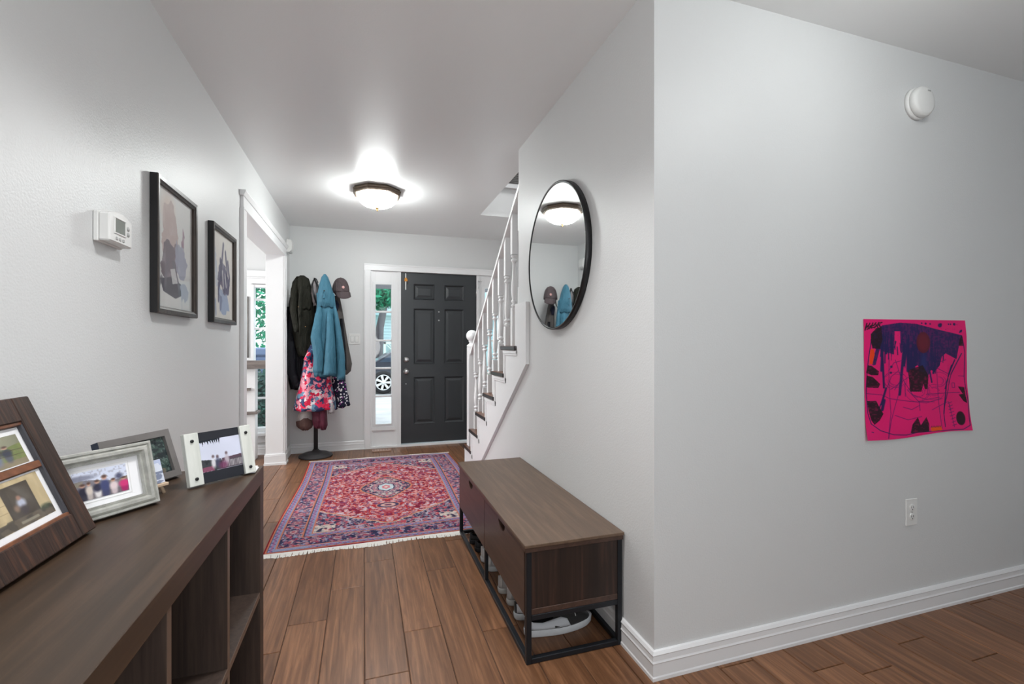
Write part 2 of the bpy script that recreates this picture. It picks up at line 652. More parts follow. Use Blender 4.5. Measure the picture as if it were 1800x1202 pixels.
def baseboard(name, p0, p1, nrm, label, m0=0.0, m1=0.0):
    """profile along p0->p1; nrm = into the room; m0/m1 = mitre factor at each end"""
    d = Vector((p1[0] - p0[0], p1[1] - p0[1]))
    d.normalize()
    b = B()
    n = len(PROF)
    vs = []
    for p, mm in ((p0, -m0), (p1, m1)):
        for o_, z in PROF:
            vs.append((p[0] + nrm[0] * o_ + d.x * o_ * mm, p[1] + nrm[1] * o_ + d.y * o_ * mm, z))
    fs = [tuple(range(n)), tuple(range(n, 2 * n))[::-1]] + [(i, (i + 1) % n, (i + 1) % n + n, i + n) for i in range(n)]
    b.add(vs, fs)
    return struct(b.obj(name, M['trim']), label)


baseboard('baseboard_right', (XR, YC), (4.3, YC), (0, -1), 'white profiled baseboard along the wall with the pink drawing', 1, 0)
baseboard('baseboard_hall_right', (XR, YC), (XR, 4.0), (-1, 0), 'white profiled baseboard behind the shoe bench', 1, 0)
baseboard('baseboard_left', (XL, -.6), (XL, 3.36), (1, 0), 'white baseboard behind the shelf unit')
baseboard('baseboard_left_end', (XL, 5.11), (XL, YF), (1, 0), 'short white baseboard between the cased opening and the corner', 0, -1)
baseboard('baseboard_front', (XL, YF), (.002, YF), (0, -1), 'white baseboard behind the coat stand', -1, 0)
baseboard('baseboard_left_room', (-3.4, 5.5), (-.895, 5.5), (0, -1), 'white baseboard under the narrow window of the left room')

# ---- cased opening in the left wall
trim = B()
trim.box(XL, XL + .020, 3.365, 3.45, 0, 2.045)
trim.box(XL, XL + .024, 3.355, 3.372, 0, 2.045)
trim.box(XL, XL + .020, 5.005, 5.10, 0, 2.045)
trim.box(XL, XL + .026, 5.078, 5.10, .12, 2.045)
trim.box(XL, XL + .026, 5.03, 5.036, .12, 2.045)
trim.box(XL, XL + .020, 3.365, 5.10, 2.045, 2.122)
trim.box(XL, XL + .024, 3.36, 5.105, 2.040, 2.049)
trim.prism([(XL, 2.122), (XL + .024, 2.122), (XL + .036, 2.150), (XL + .036, 2.158), (XL, 2.158)], 'y', 3.345, 5.12)
# jamb linings and plinth
trim.box(-.905, XL + .004, 5.000, 5.006, 0, 2.045)
trim.box(-.905, XL + .004, 3.449, 3.455, 0, 2.045)
trim.box(-.905, XL + .004, 3.45, 5.005, 2.040, 2.046)
o = trim.obj('trim_2', M['trim'], bevel=.0015)
struct(o, 'white casing with a moulded cap around the left opening')
b = B()
for (a, z0, z1) in ((.006, 0, .104), (.010, 0, .092), (.016, 0, .02)):
    b.box(-.910 - a * .5, XL + .020 + a, 4.995 - a, 5.105 + a * .4, z0, z1)
pl = b.obj('plinth_block', M['trim'], o)

# ---- front door unit ------------------------------------------------
dx0, dx1, dz0, dz1 = .405, 1.292, .03, 2.003
YD = YF + .025
trim = B()
trim.box(.002, .074, YF - .018, YF, 0, 2.0)
trim.box(.012, .020, YF - .022, YF, 0, 2.0)
trim.box(.064, .070, YF - .022, YF, 0, 2.0)
trim.box(1.624, 1.698, YF - .018, YF, 0, 2.0)
trim.box(.002, 1.698, YF - .018, YF, 2.0, 2.073)
trim.box(.002, 1.698, YF - .023, YF, 2.058, 2.073)
trim.box(.074, 1.624, YF - .02, YF + .1, 0.0, .022)
trim.box(.04, .078, YF, YF + .12, 0, 2.035)
trim.box(1.62, 1.655, YF, YF + .12, 0, 2.035)
trim.box(.04, 1.655, YF, YF + .12, 2.0, 2.035)
o = trim.obj('trim_3', M['trim'], bevel=.0015)
struct(o, 'white casing and sill around the front door and its sidelights')
for (a, c) in ((.374, .404), (1.293, 1.323)):
    b = B().box(a, c, YF - .006, YF + .12, .02, 2.0)
    b.box(a + .006, a + .010, YF - .010, YF, .02, 2.0)
    b.obj('mullion_post', M['trim'], o, .0015)

# door slab: stiles and rails around six recessed panels
px = [(.548, .793), (.903, 1.143)]
pz = [(.245, .795), (.942, 1.588), (1.688, 1.872)]
b = B()
y0, y1 = YD, YD + .04
for a, c in ((dx0, px[0][0]), (px[0][1], px[1][0]), (px[1][1], dx1)):
    b.box(a, c, y0, y1, dz0, dz1)
for a, c in ((dz0, pz[0][0]), (pz[0][1], pz[1][0]), (pz[1][1], pz[2][0]), (pz[2][1], dz1)):
    for q in px:
        b.box(q[0], q[1], y0, y1, a, c)
door = struct(b.obj('door_1', M['door']), 'charcoal six-panel front door')
for q in px:
    for z in pz:
        b = B()
        # sloping moulding down to a recess, then a raised field with bevelled edges
        rings = [(0, -.0), (.004, -.004), (.020, .012), (.026, .012), (.052, .004), (.054, .004)]
        vs, fs = [], []
        for ins, dy in rings:
            vs += [(q[0] + ins, YD + dy, z[0] + ins), (q[1] - ins, YD + dy, z[0] + ins), (q[1] - ins, YD + dy, z[1] - ins), (q[0] + ins, YD + dy, z[1] - ins)]
        for k in range(len(rings) - 1):
            for i in range(4):
                j = (i + 1) % 4
                fs.append((4 * k + i, 4 * k + j, 4 * k + 4 + j, 4 * k + 4 + i))
        k = 4 * (len(rings) - 1)
        fs.append((k, k + 1, k + 2, k + 3))
        b.add(vs, fs)
        b.obj('door_panel', M['doorpanel'], door)
ky = YD
b = B().lathe([(.034, 0), (.034, -.006), (.030, -.012), (.016, -.016), (.014, -.026), (.026, -.032), (.029, -.044), (.024, -.058), (.010, -.063)], (.463, ky, .858), 24, 'y')
tag(b.obj('door_knob', M['nickel'], door), 'round satin nickel knob')
b = B().lathe([(.033, 0), (.033, -.010), (.027, -.018), (.022, -.019), (.021, -.026), (.010, -.027)], (.463, ky, .995), 24, 'y')
b.box(.459, .467, ky - .034, ky - .020, .985, 1.005)
tag(b.obj('deadbolt', M['nickel'], door), 'round nickel deadbolt above the knob')
b = B().lathe([(.006, 0), (.006, -.003), (.003, -.004)], (.463, ky, .715), 12, 'y')
b.obj('key_hole_cap', M['nickel'], door)
for z in (1.552, 1.452):
    B().lathe([(.009, 0), (.009, -.004), (.005, -.006)], (.841, ky, z), 16, 'y').obj('peephole', M['nickel'], door)
b = B()
for z in (.25, 1.75):
    b.lathe([(.007, 0), (.007, .09)], (1.294, ky - .004, z), 10)
b.obj('hinge', M['nickel'], door)

# upright bar sensor on the door
t = thing('door_security_bar', 'small white upright bar with an orange clip hanging high on the charcoal door', 'door bar', (.46, ky, 1.89))
b = B().box(.453, .465, ky - .016, ky - .001, 1.797, 1.988)
b.obj('bar', M['plastic'], t, .003)
b = B().box(.444, .478, ky - .024, ky - .001, 1.895, 1.922).box(.448, .470, ky - .028, ky - .001, 1.915, 1.935)
b.obj('clip', mat('orange_plastic', (214, 140, 40), .5), t, .003)
b = B().box(.470, .486, ky - .012, ky - .0005, 1.865, 1.905)
b.obj('bracket', M['black'], t, .002)

# door chain / latch
t = thing('door_chain', 'small metal chain latch on the white post beside the charcoal door', 'latch', (1.308, YF - .008, 1.93))
B().box(1.302, 1.312, YF - .020, YF - .010, 1.84, 1.935).obj('guide', M['nickel'], t, .002)
pts = [(1.307 + .045 * i / 8, YF - .018 - .004 * math.sin(i), 1.925 + .006 * math.sin(i * 1.4)) for i in range(9)]
B().tube(pts, .004, 6).obj('chain', M['nickel'], t)


def sidelight(name, x0, x1, gx0, gx1, label, mun):
    """white panel with a tall glazed strip"""
    gz0, gz1 = .27, 1.848
    y0, y1 = YF + .012, YF + .052
    b = B()
    b.box(x0, gx0, y0, y1, .022, 2.0).box(gx1, x1, y0, y1, .022, 2.0)
    b.box(gx0, gx1, y0, y1, .022, gz0).box(gx0, gx1, y0, y1, gz1, 2.0)
    b.box(x0, x0 + .012, YF, y1, .022, 2.0).box(x1 - .012, x1, YF, y1, .022, 2.0)
    fr = struct(b.obj(name, M['trim'], bevel=.001), label)
    b = B()
    for ins, dy in ((.030, .006), (.022, .012), (.010, .017)):
        b.box(gx0 - ins, gx0, y0 - dy, y0, gz0 - ins, gz1 + ins).box(gx1, gx1 + ins, y0 - dy, y0, gz0 - ins, gz1 + ins)
        b.box(gx0, gx1, y0 - dy, y0, gz0 - ins, gz0).box(gx0, gx1, y0 - dy, y0, gz1, gz1 + ins)
    b.box(gx0 - .042, gx1 + .042, y0 - .020, y0, gz0 - .070, gz0 - .030)
    b.obj('window_frame', M['trim'], fr, .001)
    zs = [gz0] + mun + [gz1]
    for z in mun:
        box('muntin', gx0, gx1, y0 - .004, y1 - .004, z - .011, z + .011, M['trim'], fr, .003)
    for a, c in zip(zs[:-1], zs[1:]):
        box('pane', gx0 - .002, gx1 + .002, y0 + .018, y0 + .022, a, c, M['glass'], fr)
    return fr


sidelight('window_1', .078, .374, .126, .298, 'white sidelight with five panes left of the charcoal door', [.583, .900, 1.215, 1.540])
sidelight('window_2', 1.323, 1.620, 1.392, 1.564, 'white sidelight right of the charcoal door, behind the balusters', [.583, .900, 1.215, 1.540])

# ---- narrow window in the left room
b = B()
y0 = 5.5
b.box(-1.22, -1.125, y0 - .022, y0, .24, 1.80)
b.box(-1.135, -1.100, y0 - .03, y0 + .06, .28, 1.80)
b.box(-1.125, -.896, y0 - .022, y0 + .06, 1.77, 1.81)
b.box(-1.24, -.896, y0 - .022, y0, 1.80, 1.88)
b.box(-1.26, -.896, y0 - .045, y0, 1.88, 1.945)
b.box(-1.24, -.896, y0 - .03, y0, 1.862, 1.880)
w3 = struct(b.obj('window_3', M['trim'], bevel=.002), 'narrow tall white window in the left room beyond the opening')
struct(w3, 'narrow tall white window in the left room beyond the opening')
zs = [.28, .60, .98, 1.335, 1.645, 1.77]
for z in zs[1:-1]:
    box('muntin', -1.10, -.896, y0 + .006, y0 + .035, z - .011, z + .011, M['trim'], w3, .003)
for a, c in zip(zs[:-1], zs[1:]):
    box('pane', -1.102, -.896, y0 + .018, y0 + .022, a, c, M['glass'], w3)
b = B().box(-1.30, -.896, y0 - .10, y0, .215, .245).box(-1.28, -.896, y0 - .02, y0, .13, .215)
b.obj('window_sill', M['trim'], w3, .003)
b = B().tube([(-1.155, y0 - .034, 1.67), (-1.155, y0 - .034, 1.03)], .008, 8)
tag(b.obj('blind_wand', M['greyframe'], w3), 'thin grey wand')

# ================================================================== STAIRCASE
RISE, RUN, NST = .193, .262, 9
yn = lambda k: 4.19 - RUN * (k - 1)        # rear end of tread k
yr = lambda k: yn(k) + RUN                 # its riser
st = thing('staircase', 'white open staircase with dark wooden treads and turned balusters rising toward the camera', 'staircase', (1.45, 4.45, 0), kind='structure')
SX0, SX1 = .942, 1.945
for k in range(1, NST + 1):
    far = yr(k) + (.055 if k > 1 else .05)
    x0 = .930 if k <= 6 else 1.09
    b = B()
    z1, z0 = RISE * k, RISE * k - .030
    prof = [(yn(k) - .004, z0), (far - .012, z0), (far - .003, z0 + .006), (far, z0 + .015), (far - .003, z0 + .024), (far - .012, z1), (yn(k) - .004, z1)]
    b.prism(prof, 'x', x0, SX1)
    o = b.obj('tread', M['tread'], st, .003)
    if k <= 6:
        e = B().box(x0 - .004, x0 + .004, yn(k) - .006, far - .010, z0 + .002, z1 - .002)
        e.box(x0 - .005, x0 + .02, yn(k) - .022, yn(k) - .002, z0 + .001, z1 - .001)
        tag(e.obj('tread_end', M['nosing'], o, .003), 'dark end cap')
    xr = .955 if k <= 6 else 1.09
    box('riser', xr, SX1, yr(k) - .016, yr(k), RISE * (k - 1), z0, M['stairwhite'], st)
# stringer on the hall side
poly = [(yr(1), 0), (yr(1), RISE - .031)]
for k in range(1, 7):
    poly += [(yn(k), RISE * k - .031)] if k < 6 else [(2.894, RISE * 6 - .031)]
    if k < 6:
        poly += [(yn(k), RISE * (k + 1) - .031)]
poly += [(2.894, 1.43), (2.68, 1.43), (2.68, 1.047), (4.06, 0)]
me_b = B().prism(poly, 'x', .942, XR + .03)
sg = me_b.obj('stringer', M['stairwhite'], st)
tm = sg.modifiers.new('tri', 'TRIANGULATE')
# return mouldings under each tread and down the riser line
for k in range(1, 7):
    b = B()
    z0 = RISE * k - .031
    a0, a1 = (yn(k), yr(k)) if k < 6 else (2.894, yr(k))
    for dz, ox in ((.020, .010), (.034, .006)):
        b.box(.942 - ox, .944, a0 - .045, a1, z0 - dz, z0)
    for dz, ox in ((.026, .008), (.040, .005)):
        b.box(.942 - ox, .944, a0 - .045, a0 - .045 + dz * .7, z0 - .034, z0) if k < 6 else None
        b.box(.942 - ox, .944, a1 - dz, a1, max(.0, z0 - RISE), z0)
    b.obj('return_moulding', M['stairwhite'], st, .0015)
# skirt board on the far wall
sk = lambda y: .193 + .737 * (4.19 + .262 - y)
b = B()
b.prism([(4.75, 0), (4.75, .14), (4.5, sk(4.5) + .10), (1.9, sk(1.9) + .10), (1.9, sk(1.9) - .35), (4.45, 0)], 'x', 1.928, 1.9495)
b.obj('skirt_board', M['stairwhite'], st)

# newel post with ball
b = B()
nx, ny = .995, 4.395
b.box(nx - .042, nx + .042, ny - .042, ny + .042, .193, 1.145)
b.lathe([(.046, 1.145), (.050, 1.150), (.050, 1.160), (.036, 1.170), (.026, 1.178), (.026, 1.190), (.034, 1.196), (.034, 1.204)], (nx, ny, 0), 24)
nw = b.obj('newel_post', M['stairwhite'], st, .004)
r = .056
b = B().lathe([(r * math.sin(a), 1.252 - r * math.cos(a)) for a in np.linspace(.12, PI - .01, 16)], (nx, ny, 0), 24)
b.obj('ball_finial', M['stairwhite'], nw)

# handrail
RX = .995
rz = lambda y: 1.150 + .769 * (4.246 - y)     # underside
ya, yb = 4.36, 2.86
hw = [(-.028, 0), (.028, 0), (.031, .018), (.024, .046), (.008, .055), (-.008, .055), (-.024, .046), (-.031, .018)]
vs = [(RX + u, ya, rz(ya) + v) for u, v in hw] + [(RX + u, yb, rz(yb) + v) for u, v in hw]
n = len(hw)
b = B().add(vs, [tuple(range(n)), tuple(range(n, 2 * n))[::-1]] + [(i, (i + 1) % n, (i + 1) % n + n, i + n) for i in range(n)])
hr = b.obj('handrail', M['stairwhite'], st)
# turned balusters, each cut to its own length
TURN = [(.013, 0), (.020, .004), (.022, .010), (.020, .017), (.013, .022), (.012, .027), (.021, .034), (.022, .041), (.018, .048), (.011, .056),
        (.011, .075), (.013, .12), (.017, .18), (.0205, .225), (.021, .25), (.018, .285), (.013, .305), (.012, .310), (.020, .316), (.022, .323), (.019, .330),
        (.012, .336), (.012, .341), (.020, .347), (.022, .354), (.016, .363)]
for i in range(9):
    d = 4.32 - .1556 * i
    y = (d - RX * .3037) / .9528
    k = max(1, min(9, int(math.floor((yr(1) - y) / RUN)) + 1))
    zb, zt = RISE * k, rz(y - .016) + .01
    zt0 = rz(y) - .262
    zb0 = zt0 - .363
    s = .020
    b = B()
    b.box(RX - s, RX + s, y - s, y + s, zt0 + .004, zt)
    b.prism([(RX - s, y - s), (RX + s, y - s), (RX + s, y + s), (RX - s, y + s)], 'z', zb, zb0 - .004)
    b.lathe([(q, zt0 - h_) for q, h_ in TURN], (RX, y, 0), 16)
    b.obj('baluster', M['stairwhite'], st)

# grille on the upper landing wall
t = thing('air_grille', 'grey slatted air grille on the upper landing wall, seen through the stairwell opening', 'vent', (1.66, 5.0, 3.0))
B().box(1.50, 1.95, 4.985, 4.999, 2.93, 2.96).box(1.50, 1.95, 4.985, 4.999, 3.24, 3.27).box(1.50, 1.53, 4.985, 4.999, 2.96, 3.24).box(1.92, 1.95, 4.985, 4.999, 2.96, 3.24).obj('frame', M['plastic2'], t)
for i in range(14):
    z = 2.965 + .02 * i
    B().add([(1.53, 4.998, z), (1.92, 4.998, z), (1.92, 4.988, z + .012), (1.53, 4.988, z + .012), (1.53, 4.998, z + .002), (1.92, 4.998, z + .002), (1.92, 4.988, z + .014), (1.53, 4.988, z + .014)],
            [(0, 1, 2, 3), (4, 7, 6, 5), (0, 4, 5, 1), (2, 6, 7, 3), (0, 3, 7, 4), (1, 5, 6, 2)]).obj('slat', M['greyframe'], t)

# ================================================================== RUG
RC, RA = (.172, 3.915), math.radians(-.6)
RW, RL = 1.385, 2.13


def rug_canvas():
    nx, ny = 330, 500
    cv = Canvas(nx, ny, (150, 120, 140))
    x = (cv.u - .5) * RW
    y = (.5 - cv.v) * RL            # + toward the door
    ax, ay = np.abs(x), np.abs(y)
    ex, ey = RW / 2 - ax, RL / 2 - ay
    e = np.minimum(ex, ey)

    def sym(sc, seed, px, py):
        """soft curling pattern, mirrored like a woven repeat"""
        rs = np.random.RandomState(seed)
        s = np.zeros_like(x)
        for _ in range(9):
            a = rs.uniform(0, 2 * PI)
            k = rs.uniform(.6, 1.5) * sc
            s += np.sin(px * k * math.cos(a) + py * k * math.sin(a) + rs.uniform(0, 6.3) + 1.6 * np.sin(px * k * .6 + rs.uniform(0, 6)) + 1.6 * np.sin(py * k * .6 + rs.uniform(0, 6)))
        return s / 9 ** .5 / .75
    n1, n2, n3 = sym(78, 1, ax, ay), sym(98, 2, ax, ay), sym(120, 5, ax, ay)

    def motif(mask, ground, thin, flowers, cut=(.45, .9, .55)):
        """vines (zero lines) and flowers on a coloured ground"""
        cv.mix(mask, ground)
        cv.mix(mask & (np.abs(n1) < .16), thin[0], .85)
        cv.mix(mask & (np.abs(n2) < .13), thin[1], .8)
        cv.mix(mask & (n2 > cut[0]) & (n1 > 0), flowers[0], .9)
        cv.mix(mask & (n3 > cut[1]), flowers[1], .9)
        cv.mix(mask & (n1 < -.8), flowers[2], .85)
        cv.mix(mask & (n3 < -1.0), flowers[3], .9)
    RED, DRED, NAVY, BLUE, CREAM, PINK, ORANGE, PURP = (182, 34, 44), (124, 24, 52), (44, 44, 76), (138, 142, 176), (214, 200, 184), (194, 134, 140), (204, 118, 90), (120, 76, 128)
    allm = np.ones_like(x, bool)
    # main border
    motif(e > 0, (92, 76, 110), (CREAM, PINK), (PINK, BLUE, NAVY, (200, 80, 96)))
    ends = (ey < .235) & (ex > .06)
    motif(ends, (62, 58, 100), (PINK, CREAM), (PINK, BLUE, NAVY, (190, 60, 86)))
    # palmettes along the border
    per = .155
    along = np.where(ex < .235, y, x)
    across = np.where(ex < .235, ex, ey)
    pal = np.hypot((np.mod(along + per / 2, per) - per / 2) / .045, (across - .122) / .036)
    inb = (e > .062) & (e < .18)
    cv.mix(inb & (pal < 1.0), (70, 52, 92), .6)
    cv.mix(inb & (pal < .86) & (n2 > -.5), (190, 112, 124), .65)
    cv.mix(inb & (pal < .58) & (n3 > -.3), CREAM, .6)
    cv.mix(inb & (pal < .34), (170, 60, 84), .7)
    # guard stripes
    for lo, hi in ((.014, .060), (.185, .232)):
        g = (e >= lo) & (e < hi)
        cv.mix(g, BLUE)
        w_ = np.abs(np.mod(along, .05) - .025)
        mid = (lo + hi) / 2
        cv.mix(g & (np.abs(across - mid - .010 * np.sin(along * 2 * PI / .05)) < .0035), (88, 84, 140))
        cv.mix(g & (np.hypot(w_ - .012, across - mid) < .007), (186, 96, 130))
        for q in (lo, hi):
            cv.mix(np.abs(e - q) < .0045, ORANGE)
            cv.mix(np.abs(e - q - .007) < .0026, NAVY, .7)
    # field
    fld = e >= .236
    motif(fld, (78, 66, 104), (CREAM, PINK), (PINK, (176, 170, 196), NAVY, (200, 70, 84)))
    cor = fld & (ex < .36) & (ey < .36)
    cv.mix(cor & (n2 > -.4) & (np.hypot(ex - .29, ey - .30) < .09), (226, 216, 196), .75)
    hexd = .775 - .36 * (ax / .456) ** 1.15 - ay + .016 * np.abs(np.sin(ax * 36))
    hx = fld & (hexd > 0)
    motif(hx, RED, ((226, 160, 140), (206, 196, 190)), ((222, 150, 150), (190, 186, 200), DRED, (112, 72, 120)), (.5, .95, .55))
    blot = sym(26, 9, ax, ay)
    cv.mix(hx & (blot > 1.1), (206, 170, 168), .4)
    cv.mix(hx & (blot < -1.2), (150, 30, 60), .5)
    cv.mix(fld & (np.abs(hexd) < .007), ORANGE)
    cv.mix(fld & (np.abs(hexd + .012) < .004), CREAM, .8)
    # medallion and its pendants
    md = np.hypot(ax / .205, ay / .30) + .05 * np.abs(np.sin(np.arctan2(ay, ax + 1e-6) * 6))
    md = np.maximum(md, (ax / .235 + ay / .34))
    motif(md < 1, (74, 66, 104), (CREAM, PINK), (PINK, (200, 186, 176), NAVY, (206, 84, 92)))
    cv.mix(np.abs(md - 1) < .035, ORANGE)
    cv.mix(np.abs(md - .93) < .02, NAVY)
    m2 = np.hypot(ax / .075, ay / .115) + .12 * np.abs(np.sin(np.arctan2(ay, ax + 1e-6) * 4))
    cv.mix(m2 < 1.5, (206, 160, 160), .35)
    cv.mix(m2 < 1.0, (60, 60, 96))
    cv.mix(m2 < .86, (190, 204, 210))
    cv.mix(m2 < .5, (214, 120, 130))
    cv.mix(m2 < .25, CREAM)
    pd = np.hypot(ax / .085, (ay - .445) / .06)
    cv.mix(hx & (pd < 1), ORANGE)
    cv.mix(hx & (pd < .9), (70, 62, 100))
    cv.mix(hx & (pd < .62), (206, 160, 150))
    cv.mix(hx & (pd < .3), (110, 60, 90))
    # selvedge
    cv.mix((ex < .012), (150, 26, 40))
    cv.mix((ey < .010), (140, 22, 52))
    # wool: slight unevenness between knots
    rs = np.random.RandomState(4)
    cv.a = cv.a * .88 + cv.a.mean(axis=2, keepdims=True) * .12
    cv.a *= (.96 + .14 * (rs.rand(ny, nx, 1) - .5))
    return cv


def rug_xy(u, v):
    x, y = (u - .5) * RW, (.5 - v) * RL
    x = x + .010 * np.sin(y * 3.1 + .5) * np.abs(2 * u - 1)
    y = y + .012 * np.sin(x * 4.0) * np.clip(np.abs(2 * v - 1) - .5, 0, 1)
    c_, s_ = math.cos(RA), math.sin(RA)
    return RC[0] + x * c_ - y * s_, RC[1] + x * s_ + y * c_


def rug_fn(u, v):
    X, Y = rug_xy(u, v)
    e = np.minimum(np.minimum(u, 1 - u) * RW, np.minimum(v, 1 - v) * RL)
    Z = .0095 + .0022 * np.sin(X * 7 + Y * 3) * np.sin(Y * 5) - .007 * np.clip(1 - e / .012, 0, 1)
    return X, Y, Z


rug = thing('persian_rug', 'red and navy oriental rug with a pointed centre medallion on the hall floor', 'rug', (RC[0], RC[1], 0))
o = link('pile', print_mesh('pile', rug_canvas(), rug_fn), M['rug'], rug)
rr = random.Random(8)
for end, nm in ((1.0, 'near'), (0.0, 'far')):
    b = B()
    N_ = 330
    for i in range(N_):
        u = (i + .5) / N_
        x, y = rug_xy(u, end)
        s = -1 if end == 1.0 else 1
        ln = .036 + .010 * math.sin(u * 19) + rr.uniform(-.006, .006)
        sw = rr.uniform(-.008, .008)
        hw_ = .0034
        b.add([(x - hw_, y - s * .006, .007), (x + hw_, y - s * .006, .007), (x + hw_ + sw * .5, y + s * ln * .5, .0075), (x - hw_ + sw * .5, y + s * ln * .5, .0075),
               (x - hw_ + sw, y + s * ln, .0015), (x + hw_ + sw, y + s * ln, .0015),
               (x + sw * .5, y + s * ln * .5, .002)], [(0, 1, 2, 3), (3, 2, 5, 4), (0, 3, 6), (1, 6, 2), (3, 4, 6), (2, 6, 5)])
    o = b.obj('fringe', M['fringe'], rug)
    o['kind'] = 'stuff'

# ================================================================== SHELF UNIT (left foreground)
cx0, cx1 = -.728, -.305            # back, front
cy1, ct = 1.655, .780
cellw, side, div = .338, .048, .017
cab = thing('cube_shelf_unit', 'black-brown cube shelf unit standing along the left wall under the photo frames', 'shelf unit', ((cx0 + cx1) / 2, cy1 / 2, 0))
cy0 = cy1 - 2 * side - 4 * cellw - 3 * div
box('top_panel', cx0, cx1, cy0, cy1, ct - .050, ct, M['cab'], cab, .0012)
box('bottom_panel', cx0, cx1, cy0, cy1, .0, .050, M['cab'], cab, .0012)
for a in (cy0, cy1 - side):
    box('side_panel', cx0, cx1 - .0005, a, a + side, .050, ct - .050, M['cabin'], cab, .0012)
ys = [cy0 + side + (cellw + div) * i for i in range(4)]
zm = .050 + (ct - .1 - div) / 2
for i in range(1, 4):
    o = box('upright', cx0 + .01, cx1 - .003, ys[i] - div, ys[i], .050, ct - .050, M['cabin'], cab)
    box('edge_band', cx1 - .003, cx1 - .0018, ys[i] - div, ys[i], .050, ct - .050, M['cabedge'], o)
for i in range(4):
    o = box('shelf', cx0 + .01, cx1 - .003, ys[i], ys[i] + cellw, zm, zm + div, M['cabin'], cab)
    box('edge_band', cx1 - .003, cx1 - .0016, ys[i], ys[i] + cellw, zm, zm + div, M['cabedge'], o)
box('back_panel', cx0, cx0 + .008, cy0 + side, cy1 - side, .050, ct - .050, M['cabin'], cab)
for z in (.55, .42, .25):
    tag(B().lathe([(.003, 0), (.003, -.0015)], (cx1 - .12, cy1 - side, z), 8, 'y').obj('shelf_pin', M['plastic'], cab), 'tiny pale pin')


# ================================================================== PHOTO FRAMES on the shelf unit
def lean(root, p, ang, tilt):
    """put a frame built upright in local x (right) / z (up), facing -y; p = lower right corner on the shelf"""
    root.matrix_basis = Matrix.Translation(p) @ Matrix.Rotation(ang, 4, 'Z') @ Matrix.Rotation(-tilt, 4, 'X')
    root.location = root.matrix_basis.translation


def photo(name, root, cv, x0, x1, z0, z1, y, m=None):
    me = print_mesh(name, cv, lambda u, v: (x0 + u * (x1 - x0), y + 0 * u, z1 - v * (z1 - z0)))
    return link(name, me, m or M['photo'], root, world=False)


def rim(b, x0, x1, z0, z1, rings):
    """mitred moulding: rings of (inset, y)"""
    vs, fs = [], []
    for ins, y in rings:
        vs += [(x0 + ins, y, z0 + ins), (x1 - ins, y, z0 + ins), (x1 - ins, y, z1 - ins), (x0 + ins, y, z1 - ins)]
    for k in range(len(rings) - 1):
        for i in range(4):
            j = (i + 1) % 4
            fs.append((4 * k + i, 4 * k + j, 4 * k + 4 + j, 4 * k + 4 + i))
    k = 4 * (len(rings) - 1)
    fs.append((k, k + 3, k + 2, k + 1))
    return b.add(vs, fs)


def people_photo(seed, sky, ground, folk, nx=110, ny=74):
    cv = Canvas(nx, ny, sky)
    n = cv.noise(9, 5, seed)
    cv.a = cv.a * (1 - .10 * cv.noise(4, 3, seed + 5)[..., None])
    hz = .40 + .10 * np.sin(cv.u * 5 + seed)
    cv.mix((cv.v > hz).astype(float), ground[0])
    cv.mix(((cv.v > hz) & (n > .5)).astype(float), ground[1], .7)
    cv.mix((cv.v > .82).astype(float), ground[2], .8)
    cv.mix(cv.noise(30, 20, seed + 1) > .7, ground[2], .25)
    for (x, y, h_, wd, top, low) in folk:
        cv.blob(x, y + h_ * .62, wd * .42, h_ * .34, low, .9, .35)
        cv.blob(x, y + h_ * .34, wd * .55, h_ * .24, top, .95, .35)
        cv.blob(x, y, wd * .27, h_ * .10, (206, 160, 140), .95, .4)
        cv.blob(x, y - h_ * .05, wd * .28, h_ * .07, (70, 54, 50), .8, .5)
    return cv


M['sidelip'] = mat('dark_grey_lip', (62, 62, 68), .5)
# A: big dark rustic frame with two photos
fA = thing('photo_frame', 'large dark rustic wooden frame with two stacked photos, leftmost on the shelf unit', 'photo frame')
W_, Hh = .292, .297
st_w = .046
D0, D1 = -.007, .018
for nm, x0, x1, z0, z1, mm in (('frame_stile', -W_, -W_ + st_w, 0, Hh, 'rusticv'), ('frame_stile', -st_w, 0, 0, Hh, 'rusticv'),
                               ('frame_rail', -W_ + st_w, -st_w, 0, st_w + .004, 'rustic'), ('frame_rail', -W_ + st_w, -st_w, Hh - st_w - .002, Hh, 'rustic')):
    box(nm, x0, x1, D0, D1, z0, z1, M[mm], fA, .002, world=False)
mz = .163
tag(box('frame_bar', -W_ + st_w - .004, -st_w + .004, -.003, .012, mz - .007, mz + .007, M['rusticlip'], fA, .0015, world=False), 'reddish brown bar between the photos')
for z0 in (st_w + .003, Hh - st_w - .008):
    tag(box('inner_lip', -W_ + st_w, -st_w, -.004, .010, z0, z0 + .007, M['rusticlip'], fA, .001, world=False), 'reddish wooden lip')
b = B()
for a in (-st_w - .004, -W_ + st_w - .001):
    tag(box('side_lip', a, a + .005, -.004, .010, st_w + .004, Hh - st_w - .002, M['sidelip'], fA, .001, world=False), 'dark grey inner edge')
